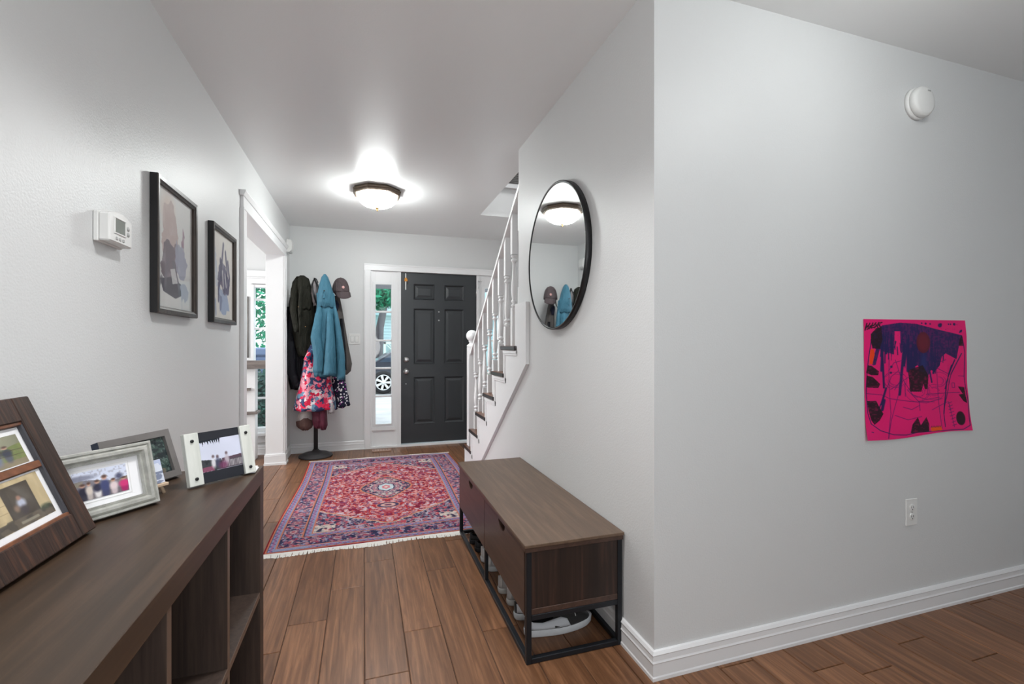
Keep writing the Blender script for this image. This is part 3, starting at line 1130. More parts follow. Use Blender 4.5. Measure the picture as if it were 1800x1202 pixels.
for z0, z1, seed in ((st_w + .009, mz - .008, 31), (mz + .008, Hh - st_w - .009, 12)):
    tag(box('mat_board', -W_ + st_w, -st_w, .004, .006, z0, z1, M['paper'], fA, world=False), 'white photo border')
    x0, x1 = -W_ + st_w + .016, -st_w - .016
    if seed == 12:
        cv = people_photo(12, (150, 150, 128), ((128, 138, 84), (112, 124, 76), (146, 130, 112)),
                          [(.45, .30, .60, .15, (150, 40, 56), (60, 50, 56)), (.60, .26, .66, .17, (74, 68, 76), (120, 126, 150)), (.26, .34, .56, .14, (90, 100, 150), (70, 66, 70)), (.76, .36, .52, .13, (60, 64, 80), (90, 92, 110))])
        cv.line([(.0, .42), (1, .5)], .012, (80, 66, 54), .7)
        cv.line([(.0, .60), (1, .66)], .012, (80, 66, 54), .6)
        ph = photo('photo_print', fA, cv, x0, x1, z0 + .002, z1 - .012, .0036)
    else:
        cv = Canvas(110, 74, (206, 186, 146))
        cv.a *= (1 - .12 * cv.noise(30, 4, 3)[..., None])
        cv.poly([(.42, .10), (.82, .10), (.82, .86), (.42, .86)], (74, 66, 58))
        cv.poly([(.50, .16), (.78, .16), (.78, .5), (.5, .5)], (90, 82, 72), .6)
        cv.poly([(0, .80), (1, .80), (1, 1), (0, 1)], (98, 88, 76))
        cv.mix((cv.v > .78) & (cv.noise(20, 14, 8) > .55), (66, 60, 52), .7)
        for i in range(5):
            cv.line([(0, .12 + .16 * i), (.42, .12 + .16 * i)], .006, (150, 130, 98), .7)
        cv.blob(.62, .52, .06, .10, (190, 196, 214), .95, .4)
        cv.blob(.62, .68, .05, .10, (70, 62, 66), .9, .4)
        cv.blob(.61, .40, .03, .05, (170, 130, 112), .9, .4)
        cv.blob(.53, .60, .035, .07, (170, 140, 120), .7, .5)
        cv.blob(.9, .80, .08, .06, (60, 72, 56), .8, .5)
        cv.poly([(.5, .88), (.76, .88), (.76, .94), (.5, .94)], (150, 146, 128), .8)
        ph = photo('photo_print', fA, cv, x0, x1, z0 + .012, z1 - .003, .0036)
tag(box('glazing', -W_ + st_w, -st_w, .0016, .0024, st_w, Hh - st_w, M['picglass'], fA, world=False), 'clear glass')
box('back_board', -W_ + .01, -.01, .013, .017, .012, Hh - .012, M['black'], fA, world=False)
B().prism([(-W_ / 2 - .03, .02), (-W_ / 2 + .03, .02), (-W_ / 2 + .02, .20), (-W_ / 2 - .02, .20)], 'y', .0185, .022).obj('easel_back', M['black'], fA, world=False)
lean(fA, (-.532, 1.176, .7865), math.radians(90 - 1.3), math.radians(22.5))

# B: antique silver ornate frame
fB = thing('photo_frame', 'ornate antique silver frame with a wide white mat around a group photo', 'photo frame')
W_, Hh = .205, .150
b = rim(B(), -W_, 0, 0, Hh, [(0, .016), (0, -.004), (.002, -.008), (.006, -.008), (.008, -.004), (.013, -.010), (.019, -.010), (.023, -.002), (.026, -.004), (.029, .004), (.029, .006)])
b.obj('moulding', M['silverframe'], fB, world=False)
b = B()
for i in range(58):
    x = -W_ + .028 + (W_ - .056) * i / 57
    for z in (.0275, Hh - .0275):
        b.box(x - .0009, x + .0009, -.0045, -.001, z - .0012, z + .0012)
for i in range(34):
    z = .030 + (Hh - .06) * i / 33
    for x in (-.0275, -W_ + .0275):
        b.box(x - .0012, x + .0012, -.0045, -.001, z - .0009, z + .0009)
o = b.obj('beading', M['silverframe'], fB, world=False)
o['kind'] = 'stuff'
tag(box('mat_board', -W_ + .029, -.029, .0035, .0055, .029, Hh - .029, M['paper'], fB, world=False), 'white mat board')
rim(B(), -W_ + .040, -.050, .040, Hh - .036, [(0, .0034), (0, .0028), (.0012, .0028), (.0008, .0036)]).obj('mat_line', M['plastic'], fB, world=False)
cv = people_photo(4, (214, 220, 238), ((128, 124, 132), (150, 140, 120), (110, 104, 110)),
                  [(.16, .48, .60, .17, (52, 50, 66), (60, 58, 72)), (.27, .46, .62, .12, (212, 200, 190), (190, 180, 176)), (.42, .44, .60, .15, (48, 48, 68), (230, 226, 226)),
                   (.56, .34, .80, .17, (70, 76, 116), (66, 70, 104)), (.72, .50, .56, .14, (222, 204, 206), (206, 190, 196)), (.92, .52, .52, .18, (206, 60, 120), (170, 40, 100))])
cv.blob(.84, .40, .07, .10, (58, 60, 86), .8, .5)
cv.blob(.10, .22, .3, .10, (120, 122, 140), .8, .4)
photo('photo_print', fB, cv, -W_ + .046, -.056, .046, Hh - .042, .0026)
box('back_board', -W_ + .01, -.01, .0165, .019, .01, Hh - .01, M['black'], fB, world=False)
B().prism([(-W_ / 2 - .02, .006), (-W_ / 2 + .02, .006), (-W_ / 2 + .012, .10), (-W_ / 2 - .012, .10)], 'y', .020, .023).obj('easel_back', M['black'], fB, world=False)
lean(fB, (-.474, 1.336, .7845), math.radians(52.2), math.radians(14.5))

# C: taupe frame behind
fC = thing('photo_frame', 'plain taupe frame with a dark foliage photo, standing at the back behind the silver frame', 'photo frame')
W_, Hh = .198, .140
rim(B(), -W_, 0, 0, Hh, [(0, -.010), (.0008, -.0108), (.0185, -.0108), (.0192, -.004), (.0192, .002)]).obj('moulding', M['greyframe'], fC, world=False)
b = B().box(-W_, -W_ + .001, -.0100, .012, 0, Hh).box(-.001, 0, -.0100, .012, 0, Hh).box(-W_, 0, -.01, .012, 0, .001).box(-W_, 0, -.01, .012, Hh - .001, Hh)
tag(b.obj('frame_edge', M['greyedge'], fC, world=False), 'navy blue outer edge')
cv = Canvas(100, 70, (40, 50, 52))
cv.mix(cv.noise(18, 12, 2) > .55, (70, 92, 84), .7)
cv.mix(cv.noise(34, 24, 5) > .66, (120, 140, 130), .6)
cv.mix(cv.noise(12, 8, 7) > .72, (24, 32, 38), .8)
cv.mix((cv.v > .78) & (cv.noise(20, 12, 9) > .4), (128, 112, 92), .7)
cv.poly([(.1, .35), (.45, .3), (.5, 1), (.05, 1)], (176, 190, 214), .5)
photo('photo_print', fC, cv, -W_ + .0185, -.0185, .0185, Hh - .0185, -.002)
tag(box('glazing', -W_ + .0188, -.0188, -.0045, -.0038, .0188, Hh - .0188, M['picglass'], fC, world=False), 'clear glass')
box('back_board', -W_ + .002, -.002, .0125, .015, .004, Hh - .004, M['black'], fC, world=False)
B().prism([(-W_ / 2 - .02, .006), (-W_ / 2 + .02, .006), (-W_ / 2 + .012, .10), (-W_ / 2 - .012, .10)], 'y', .0155, .018).obj('easel_back', M['black'], fC, world=False)
lean(fC, (-.513, 1.588, .7845), math.radians(62.4), math.radians(20))

# D: black board between two pale wood blocks
fD = thing('photo_frame', 'black photo board held between two pale whitewashed wood bars, at the shelf end', 'photo frame')
W_, Hh = .182, .142
for x0, x1 in ((-W_, -W_ + .036), (-.032, 0)):
    o = box('wood_bar', x0, x1, -.012, .006, 0, Hh, M['palewood'], fD, .0012, world=False)
    for z in (.018, Hh - .022):
        tag(B().lathe([(.0045, -.012), (.0045, -.0145), (.003, -.0155)], ((x0 + x1) / 2, 0, z), 12, 'y').obj('screw_head', M['black'], o, world=False), 'black round screw head')
box('board', -W_ + .030, -.028, -.004, .004, .001, Hh - .001, M['blackboard'], fD, .0006, world=False)
cv = Canvas(110, 84, (212, 216, 234))
cv.a *= (1 - .06 * cv.noise(3, 3, 5)[..., None])
cv.poly([(0, .60), (.2, .64), (.5, .74), (.5, 1), (0, 1)], (64, 66, 70))
cv.mix((cv.v > .66) & (cv.u < .5) & (cv.noise(22, 16, 3) > .5), (44, 48, 52), .7)
cv.poly([(.5, .66), (1, .62), (1, .70), (.5, .74)], (90, 70, 82))
cv.poly([(.5, .74), (1, .70), (1, 1), (.5, 1)], (82, 74, 82))
for i in range(15):
    cv.line([(.52 + .035 * i, .76), (.52 + .035 * i, .95)], .007, (214, 210, 214), .8)
cv.poly([(.0, .86), (.28, .84), (.3, 1), (0, 1)], (150, 84, 110), .8)
for i in range(9):
    a = .02 + .055 * i
    cv.poly([(a, .0), (a + .05, .0), (a + .045 - .02 * math.sin(i), .10 + .10 * abs(math.sin(i * 1.7)))], (30, 36, 44))
cv.poly([(0, 0), (.5, 0), (.4, .04), (0, .07)], (30, 36, 44))
for x, y, c in ((.30, .56, (222, 220, 226)), (.40, .58, (72, 74, 96)), (.62, .52, (186, 176, 186))):
    cv.blob(x, y, .03, .05, (96, 76, 80), .9, .5)
    cv.blob(x, y + .20, .055, .15, c, .9, .4)
cv.blob(.52, .88, .10, .12, (120, 60, 96), .8, .5)
photo('photo_print', fD, cv, -W_ + .036, -.032, .030, Hh - .024, -.0046)
tag(B().prism([(-W_ / 2 - .02, .006), (-W_ / 2 + .02, .006), (-W_ / 2 + .012, .10), (-W_ / 2 - .012, .10)], 'y', .0065, .010).obj('easel_back', M['black'], fD, world=False), 'black strut at the back')
lean(fD, (-.314, 1.568, .7830), math.radians(43.2), math.radians(14.5))

# mini easel with a small print, between the silver and taupe frames
eas = thing('mini_easel', 'tiny bare-wood easel with a small seascape print, half hidden behind the silver frame', 'easel')
b = B().tube([(-.012, 0, 0), (-.030, .028, .082)], .0042, 6).obj('leg', M['easelwood'], eas, world=False)
b = B().tube([(-.070, 0, 0), (-.052, .028, .082)], .0042, 6).obj('leg', M['easelwood'], eas, world=False)
b = B().tube([(-.041, .058, 0), (-.041, .030, .080)], .0042, 6).obj('leg', M['easelwood'], eas, world=False)
box('ledge', -.078, -.004, -.006, .010, .020, .027, M['easelwood'], eas, .001, world=False)
cv = Canvas(60, 60, (186, 196, 222))
cv.mix(cv.v > .5, (120, 128, 150), .9)
cv.mix((cv.v > .6) & (cv.noise(5, 14, 4) > .45), (214, 220, 234), .9)
cv.mix((cv.v < .5) & (cv.noise(5, 5, 6) > .6), (226, 230, 240), .8)
me = print_mesh('photo_print', cv, lambda u, v: (-.074 + .066 * u, .002 + .018 * (1 - v), .028 + .058 * (1 - v)))
link('photo_print', me, M['photo'], eas, world=False)
B().add([(-.074, .0035, .028), (-.008, .0035, .028), (-.008, .0215, .086), (-.074, .0215, .086), (-.074, .0055, .0275), (-.008, .0055, .0275), (-.008, .0235, .0855), (-.074, .0235, .0855)],
        [(0, 1, 2, 3), (7, 6, 5, 4), (0, 4, 5, 1), (1, 5, 6, 2), (2, 6, 7, 3), (3, 7, 4, 0)]).obj('card', M['paper'], eas, world=False)
eas.location = (-.488, 1.436, .7800)
eas.rotation_euler = (0, 0, math.radians(58))

# white papers at the end of the shelf unit
for i, (px_, py_, a, lab) in enumerate(((-.352, 1.612, 8, 'white sheet of paper lying flat at the shelf unit end, under a second sheet'), (-.347, 1.588, 2, 'upper white sheet of paper behind the pale wood photo frame'))):
    t = B().box(-.036, .036, -.030, .036, 0, .0016).obj('paper_sheet', M['paper'], None)
    t.location = (px_, py_, .7803 + .0022 * i)
    t.rotation_euler = (0, 0, math.radians(a))
    tag(t, lab, 'paper')

# ================================================================== ART ON THE LEFT WALL
def wall_art(y0, y1, z0, z1, label, cv):
    t = thing('framed_art', label, 'picture', (XL, (y0 + y1) / 2, (z0 + z1) / 2))
    xb, xf = XL + .0015, XL + .026
    # black outer sides
    b = B()
    e = .0035
    b.box(xb, xf, y0, y0 + e, z0, z1).box(xb, xf, y1 - e, y1, z0, z1).box(xb, xf, y0 + e, y1 - e, z0, z0 + e).box(xb, xf, y0 + e, y1 - e, z1 - e, z1)
    tag(b.obj('frame_side', M['artside'], t), 'black outer side')
    # face moulding: four mitred bars
    wv = .027
    rings = [(0, xf), (.002, xf + .003), (.016, xf + .002), (.022, xf - .002), (wv, xf - .004), (wv, xb + .006)]
    for sd in range(4):
        vs = []
        for ins, x in rings:
            q = [(y0 + ins, z0 + ins), (y1 - ins, z0 + ins), (y1 - ins, z1 - ins), (y0 + ins, z1 - ins)]
            p0, p1 = q[sd], q[(sd + 1) % 4]
            vs += [(x, p0[0], p0[1]), (x, p1[0], p1[1])]
        fs = [(2 * k, 2 * k + 1, 2 * k + 3, 2 * k + 2) for k in range(len(rings) - 1)]
        n = len(rings)
        fs += [tuple(2 * k for k in range(n)), tuple(2 * k + 1 for k in range(n))[::-1]]
        B().add(vs, fs).obj('frame_bar', M['artframe'], t)
    me = print_mesh('art_print', cv, lambda u, v: (XL + .012 + 0 * u, y0 + wv * .8 + u * (y1 - y0 - 1.6 * wv), z1 - wv * .8 - v * (z1 - z0 - 1.6 * wv)))
    link('art_print', me, M['print'], t)
    tag(box('glazing', XL + .0145, XL + .0155, y0 + .02, y1 - .02, z0 + .02, z1 - .02, M['picglass'], t), 'clear glass')
    return t


def wash(cv, pts, c, al, seed, soft=.02):
    n = cv.noise(10, 14, seed) * .5 + cv.noise(26, 34, seed + 3) * .3 + .62
    u0, v0 = cv.u, cv.v
    du = .10 * (cv.noise(7, 9, seed + 40) - .5) + .04 * (cv.noise(22, 28, seed + 41) - .5)
    dv = .10 * (cv.noise(7, 9, seed + 50) - .5) + .04 * (cv.noise(22, 28, seed + 51) - .5)
    cv.u, cv.v = u0 + du, v0 + dv
    cv.poly(pts, c, al, np.clip(n, 0, 1))
    cv.u, cv.v = u0, v0


c1 = Canvas(130, 170, (212, 212, 210))
c1.a -= 10 * c1.v[..., None]
c1.blob(.30, .16, .17, .13, (208, 186, 172), .75, .5)
wash(c1, [(.16, .12), (.34, .08), (.50, .20), (.56, .42), (.46, .56), (.20, .54), (.14, .32)], (178, 156, 152), .9, 1)
wash(c1, [(.18, .46), (.52, .40), (.55, .58), (.46, .74), (.18, .76), (.14, .62)], (104, 90, 100), .95, 2)
wash(c1, [(.52, .38), (.66, .40), (.82, .52), (.84, .60), (.74, .72), (.60, .72), (.50, .56)], (152, 154, 172), .95, 3)
wash(c1, [(.62, .38), (.72, .22), (.76, .22), (.69, .42)], (146, 116, 132), .95, 4)
c1.poly([(.10, .76), (.40, .72), (.66, .76), (.68, .86), (.50, .90), (.18, .86)], (72, 68, 78), .95)
wash(c1, [(.62, .76), (.84, .80), (.92, .84), (.86, .90), (.66, .88)], (160, 164, 178), .9, 6)
c1.line([(.44, .60), (.60, .80)], .03, (104, 100, 110), .8)
c1.line([(.30, .60), (.22, .80)], .03, (104, 98, 108), .7)
c1.poly([(.36, .66), (.48, .64), (.56, .76), (.42, .78)], (208, 208, 208), .8)
c1.line([(.68, .88), (.685, 1.0)], .006, (150, 160, 178), .9)
c1.line([(.14, .76), (.08, .80)], .03, (96, 92, 100), .7)
c2 = Canvas(130, 170, (210, 206, 200))
wash(c2, [(.06, .10), (.16, .22), (.26, .46), (.30, .60), (.18, .62), (.08, .30)], (176, 184, 198), .8, 7)
wash(c2, [(.30, .36), (.42, .30), (.62, .34), (.80, .50), (.80, .66), (.60, .70), (.36, .62), (.24, .58)], (96, 94, 118), .95, 8)
for p in ([(.52, .12), (.46, .30), (.40, .50), (.30, .66)], [(.62, .20), (.70, .40), (.66, .62)], [(.74, .30), (.82, .48), (.76, .66)], [(.38, .32), (.40, .50), (.56, .66)], [(.30, .60), (.30, .78)]):
    c2.line(p, .034, (84, 82, 106), .95)
c2.line([(.48, .44), (.52, .62)], .022, (206, 204, 202), .9)
c2.line([(.60, .46), (.66, .60)], .02, (206, 204, 202), .9)
wash(c2, [(.34, .66), (.72, .70), (.84, .92), (.44, .94), (.34, .88)], (150, 164, 190), .95, 9)
wash(c2, [(.34, .70), (.46, .70), (.48, .90), (.38, .90)], (116, 124, 152), .9, 10)
c2.line([(.16, .80), (.18, .94)], .03, (150, 160, 184), .8)
wall_art(2.042, 2.472, 1.286, 1.805, 'framed pink and grey wash painting of a horse, first picture beside the thermostat', c1)
wall_art(2.714, 3.158, 1.282, 1.797, 'framed blue-grey brush painting, second picture next to the cased opening', c2)

# ================================================================== THERMOSTAT
t = thing('thermostat', 'white boxy wall thermostat with a small grey screen beside the framed horse painting', 'thermostat', (XL, 1.73, 1.515))
y0, y1, z0, z1 = 1.668, 1.808, 1.474, 1.562


def arch(y0, y1, z0, z1, up):
    pts = [(y0, z0), (y1, z0)]
    for i in range(9):
        f_ = i / 8
        pts.append((y1 - (y1 - y0) * f_, z1 + up * math.sin(PI * f_) - up * .5 * (1 - math.sin(PI * f_))))
    return pts


b = B().prism(arch(y0, y1, z0, z1, .010), 'x', XL + .012, XL + .040)
b.obj('body', M['plastic'], t, .004)
B().prism(arch(y0 - .004, y1 + .004, z0 - .003, z1 + .002, .010), 'x', XL + .001, XL + .013).obj('wall_plate', M['plastic'], t, .002)
tag(box('screen', XL + .0385, XL + .0408, y0 + .030, y0 + .092, z0 + .032, z1 - .014, M['lcd'], t), 'grey display')
b = rim(B(), 0, 1, 0, 1, [(0, 0), (0, 0)]) if False else B()
for (a, c, d, e) in ((y0 + .025, y0 + .097, z0 + .027, z0 + .032), (y0 + .025, y0 + .097, z1 - .014, z1 - .009), (y0 + .025, y0 + .030, z0 + .032, z1 - .014), (y0 + .092, y0 + .097, z0 + .032, z1 - .014)):
    b.box(XL + .038, XL + .0425, a, c, d, e)
b.obj('bezel', M['plastic'], t, .001)
for i in range(3):
    box('button', XL + .039, XL + .0425, y0 + .036 + .020 * i, y0 + .046 + .020 * i, z0 + .010, z0 + .019, M['plastic2'], t, .001)
for z in (z0 + .040, z0 + .058):
    B().lathe([(.007, XL + .039), (.007, XL + .042), (.004, XL + .043)], (0, 0, 0), 12, 'x').obj('button', M['plastic2'], t).location = (0, y0 + .112, z)

# small white chime box near the corner
t = thing('door_chime', 'small white box high on the left wall between the cased opening and the corner', 'chime box', (XL, 5.25, 2.17))
B().prism([(XL + .002, 2.245), (XL + .050, 2.235), (XL + .058, 2.20), (XL + .056, 2.135), (XL + .030, 2.112), (XL + .002, 2.110)], 'y', 5.195, 5.305).obj('case', M['plastic'], t, .004)
box('lens', XL + .020, XL + .048, 5.21, 5.29, 2.108, 2.122, M['plastic2'], t, .002)

# ================================================================== CEILING LAMP
lx, ly = .105, 4.0
t = thing('ceiling_lamp', 'lit flush ceiling lamp with an octagonal bronze pan and white glass bowl', 'ceiling lamp', (lx, ly, H))
k8 = 1 / math.cos(PI / 8)
b = B().lathe([(.12, H - .001), (.176 * k8, H - .001), (.178 * k8, H - .012), (.188 * k8, H - .016), (.186 * k8, H - .026), (.180 * k8, H - .030), (.178 * k8, H - .042), (.168 * k8, H - .048), (.150, H - .048)], (lx, ly, 0), 8, 'z', False, PI / 8)
b.obj('pan', M['bronze'], t)
R = .160
prof = [(R * math.cos(a) ** .8 if a < PI / 2 - .01 else .004, H - .046 - .095 * math.sin(a)) for a in np.linspace(0, PI / 2, 14)]
b = B().lathe(prof, (lx, ly, 0), 32)
tag(b.obj('glass_bowl', M['bowl'], t), 'glowing white glass bowl')
b = B().lathe([(.003, H - .140), (.018, H - .141), (.019, H - .147), (.010, H - .153), (.006, H - .160), (.008, H - .166), (.002, H - .172)], (lx, ly, 0), 16)
b.obj('finial', M['brass'], t)

# ================================================================== MIRROR
my, mz_, mr = 2.232, 1.622, .378
t = thing('round_mirror', 'large round mirror with a thin black rim on the grey hall wall above the bench', 'mirror', (XR, my, mz_))
x0, x1 = XR - .001, XR - .030
b = B()
n = 72
vs, fs = [], []
for r_, x in ((mr, x0), (mr, x1), (mr - .006, x1 - .0008), (mr - .009, x1), (mr - .009, x1 + .010), (mr - .02, x1 + .011), (mr - .02, x0)):
    for i in range(n):
        a = 2 * PI * i / n
        vs.append((x, my + r_ * math.cos(a), mz_ + r_ * math.sin(a)))
for k in range(7):
    for i in range(n):
        j = (i + 1) % n
        fs.append((k * n + i, k * n + j, ((k + 1) % 7) * n + j, ((k + 1) % 7) * n + i))
b.add(vs, fs, True).obj('rim', M['black'], t)
b = B().lathe([(mr - .012, x1 + .008), (mr - .012, x1 + .003), (.002, x1 + .0028)], (0, my, mz_), n, 'x', False)
tag(b.obj('mirror_glass', M['mirror'], t), 'silvered glass')

# ================================================================== RIGHT WALL THINGS
# smoke detector
sx, sz = 2.284, 2.208
t = thing('smoke_detector', 'round white smoke detector high on the right wall', 'smoke detector', (sx, YC, sz))
B().lathe([(.068, YC - .001), (.068, YC - .014), (.064, YC - .017), (.050, YC - .017)], (sx, 0, sz), 40, 'y').obj('base_ring', M['plastic'], t)
b = B().lathe([(.060, YC - .0165), (.064, YC - .019), (.064, YC - .034), (.060, YC - .041), (.050, YC - .045), (.02, YC - .047), (.002, YC - .047)], (sx, 0, sz), 40, 'y')
b.obj('cover', M['plastic'], t)
B().lathe([(.060, YC - .016), (.060, YC - .0195)], (sx, 0, sz), 40, 'y').obj('slot_ring', M['slot'], t)
box('test_button', sx + .006, sx + .026, YC - .0475, YC - .044, sz + .040, sz + .045, M['plastic2'], t, .001)
# outlet
ox, oz = 2.257, .442
t = thing('wall_outlet', 'white double wall outlet low on the right wall under the pink drawing', 'outlet', (ox, YC, oz))
box('cover_plate', ox - .036, ox + .036, YC - .006, YC - .0005, oz - .058, oz + .058, M['plastic'], t, .003)
for dz in (-.0195, .0195):
    o = B().lathe([(.0165, YC - .0055), (.0165, YC - .0078), (.0155, YC - .0082), (.002, YC - .0082)], (ox, 0, oz + dz), 20, 'y').obj('socket', M['plastic'], t)
    b = B()
    b.box(ox - .0075, ox - .0050, YC - .0086, YC - .008, oz + dz - .002, oz + dz + .007)
    b.box(ox + .0050, ox + .0075, YC - .0086, YC - .008, oz + dz - .001, oz + dz + .007)
    b.lathe([(.0026, YC - .008), (.0026, YC - .0086)], (ox, 0, oz + dz - .0075), 10, 'y')
    b.obj('slot', M['slot'], o)
B().lathe([(.003, YC - .006), (.003, YC - .0072)], (ox, 0, oz), 10, 'y').obj('screw', M['plastic2'], t)
# light switch on the front wall
t = thing('light_switch', 'white double rocker light switch on the end wall beside the door casing', 'light switch', (-.1, YF, 1.228))
box('cover_plate', -.158, -.040, YF - .006, YF - .0005, 1.170, 1.288, M['plastic'], t, .003)
for x in (-.122, -.076):
    o = box('switch_frame', x - .019, x + .019, YF - .0075, YF - .005, 1.193, 1.265, M['plastic2'], t, .001)
    B().prism([(YF - .0065, 1.196), (YF - .0095, 1.196), (YF - .0105, 1.229), (YF - .0085, 1.262), (YF - .0065, 1.262)], 'x', x - .0165, x + .0165).obj('rocker', M['plastic'], o, .001)


# child's drawing
def drawing():
    cv = Canvas(380, 440, (240, 24, 118))
    cv.a *= (1 - .05 * cv.noise(6, 7, 3)[..., None])

    def P(*pts):
        r = []
        for x, y in pts:
            u = (x - 262) / 766
            r.append((u, (y - 180) / (905 - 78 * u)))
        return r
    NV, BK, OR = (34, 28, 84), (34, 12, 26), (240, 66, 16)
    hat = .62 + .7 * cv.noise(110, 26, 6) * cv.noise(60, 90, 7) + .12
    ft = np.clip(hat, 0, 1)
    # big blue scribble mass
    cv.poly(P((310, 290), (390, 225), (520, 203), (640, 210), (780, 245), (990, 292), (985, 350), (965, 372), (945, 475), (860, 432), (830, 455), (810, 525), (768, 575), (742, 555), (715, 610), (690, 600), (660, 540), (640, 520), (600, 545), (590, 555),
              (575, 540), (560, 400), (520, 430), (520, 270), (480, 268), (470, 440), (440, 430), (400, 420), (372, 400), (340, 520), (318, 524), (320, 480), (345, 400), (318, 380)), NV, .96, ft)
    for x0, y0, x1, y1, wd in ((395, 300, 380, 560, .012), (388, 390, 395, 685, .010), (420, 300, 415, 430, .012), (455, 300, 462, 430, .010), (545, 380, 505, 735, .013), (560, 400, 540, 520, .013), (600, 400, 585, 545, .012), (575, 300, 570, 560, .016),
                               (640, 420, 600, 545, .016), (690, 420, 660, 560, .02), (720, 500, 745, 650, .008), (780, 480, 760, 580, .012), (930, 480, 860, 650, .007), (860, 650, 828, 890, .006), (905, 520, 845, 700, .005), (985, 430, 900, 590, .006),
                               (900, 590, 835, 840, .004), (410, 690, 375, 810, .01), (395, 780, 380, 850, .014), (370, 810, 350, 870, .006), (828, 890, 830, 990, .004)):
        cv.line(P((x0, y0), (x1, y1)), wd, NV, .95, 1.18)
    cv.poly(P((480, 268), (520, 268), (512, 390), (480, 400)), (240, 26, 118))
    rs = random.Random(21)
    for i in range(46):      # single marker strokes hanging from the scribbled mass
        x = rs.uniform(375, 860)
        y0 = 330 + rs.uniform(0, 60)
        y1 = y0 + rs.uniform(40, 150) + (70 if 560 < x < 800 else 0)
        cv.line(P((x, y0), (x - rs.uniform(-4, 14), y1)), rs.uniform(.0022, .006), NV, .9, 1.18)
    for i in range(70):      # pink gaps between strokes inside the mass
        x, y = rs.uniform(400, 940), rs.uniform(240, 430)
        L_ = rs.uniform(8, 34)
        if x > 740:
            cv.line(P((x, y), (x + L_ * .7, y + 4)), .0016, (150, 24, 104), .55, 1.18)
        else:
            cv.line(P((x, y), (x - 1, y + L_)), .0016, (150, 24, 104), .55, 1.18)
    cv.blob(*P((690, 500))[0], .03, .09, (40, 56, 120), .6, .5)
    # outline of the head
    cv.line(P((318, 300), (300, 420), (280, 560), (272, 740), (280, 880), (300, 960), (360, 1005), (450, 1032), (540, 1036), (620, 1022), (820, 1018), (960, 1004), (1015, 970), (1022, 800), (1005, 600), (1012, 420), (990, 295)), .0042, NV, .95, 1.18)
    # thin lines
    thin = [[(435, 460), (430, 640), (440, 880), (410, 1062)], [(520, 660), (480, 790), (440, 930), (412, 1060)], [(275, 735), (380, 740), (430, 765), (560, 785), (700, 805), (820, 775)],
            [(545, 640), (545, 750)], [(645, 790), (650, 860)], [(785, 560), (790, 760), (805, 1000)], [(700, 740), (820, 735), (960, 725)], [(440, 700), (640, 560), (860, 480)], [(540, 640), (600, 740), (700, 780), (800, 765)], [(560, 700), (640, 790), (760, 800)],
            [(430, 560), (470, 500), (540, 480)], [(870, 800), (895, 990)], [(470, 890), (560, 925), (660, 905)], [(780, 540), (880, 590)], [(480, 480), (520, 620), (470, 700)], [(410, 700), (450, 600), (500, 560)], [(740, 860), (820, 820), (860, 800)],
            [(905, 655), (925, 655), (925, 690), (905, 690), (905, 655)], [(960, 600), (1005, 600)], [(530, 830), (590, 850), (650, 820)]]
    for q in thin:
        cv.line(P(*q), .0032, (70, 26, 92), .75, 1.18)
    for i in range(8):
        cv.line(P((862 + 3 * i, 812 + 24 * i), (892 + 3 * i, 800 + 24 * i)), .003, NV, .8, 1.18)
    rs = random.Random(5)
    for i in range(34):
        cx, cy = rs.choice(((480, 630), (640, 720), (800, 640), (760, 720)))
        a0, r_ = rs.uniform(0, 6), rs.uniform(30, 95)
        cv.line(P(*[(cx + r_ * math.cos(a0 + j * .4), cy + r_ * .8 * math.sin(a0 + j * .4)) for j in range(6)]), .0024, (90, 24, 96), .5, 1.18)
    # dark scribbled shapes
    bk = np.clip(.58 + .8 * cv.noise(60, 90, 11), 0, 1)
    for q in ([(310, 290), (350, 245), (385, 240), (392, 330), (370, 400), (320, 398), (308, 340)], [(285, 525), (310, 525), (362, 565), (358, 595), (310, 598), (272, 580)], [(275, 600), (320, 610), (370, 660), (355, 690), (275, 690)],
              [(276, 790), (340, 785), (360, 830), (388, 880), (360, 930), (322, 965), (300, 930), (284, 850)], [(572, 555), (680, 520), (720, 600), (712, 700), (690, 700), (682, 660), (664, 720), (580, 716)],
              [(572, 1025), (590, 960), (632, 908), (650, 970), (695, 910), (712, 965), (708, 1020)], [(950, 680), (1002, 682), (1005, 740), (1015, 805), (985, 790), (952, 742), (985, 735)], [(962, 372), (972, 320), (992, 292), (1002, 372)]):
        cv.poly(P(*q), BK, .95, bk)
    c_ = P((690, 350))[0]
    cv.blob(c_[0], c_[1], .068, .092, (96, 22, 40), .9, .05)
    cv.blob(c_[0], c_[1], .05, .07, (120, 30, 48), .5, .2)
    c_ = P((950, 922))[0]
    cv.blob(c_[0], c_[1], .046, .062, BK, .95, .06)
    cv.poly(P((305, 405), (330, 402), (335, 440), (318, 515), (298, 515), (300, 455)), OR)
    cv.poly(P((722, 992), (800, 985), (804, 1015), (725, 1020)), (236, 90, 24))
    for i in range(7):
        cv.line(P((724 + 11 * i, 992), (730 + 11 * i, 982)), .003, BK, .8, 1.18)
    # scribbled name and dots along the top
    for i in range(16):
        x = 270 + i * 7
        cv.line(P((x, 262 - i * 2.6 - 14 * (i % 2)), (x + 14, 212 + 18 * ((i * 7) % 3) - i * .6)), .006, (30, 14, 30), .9, 1.18)
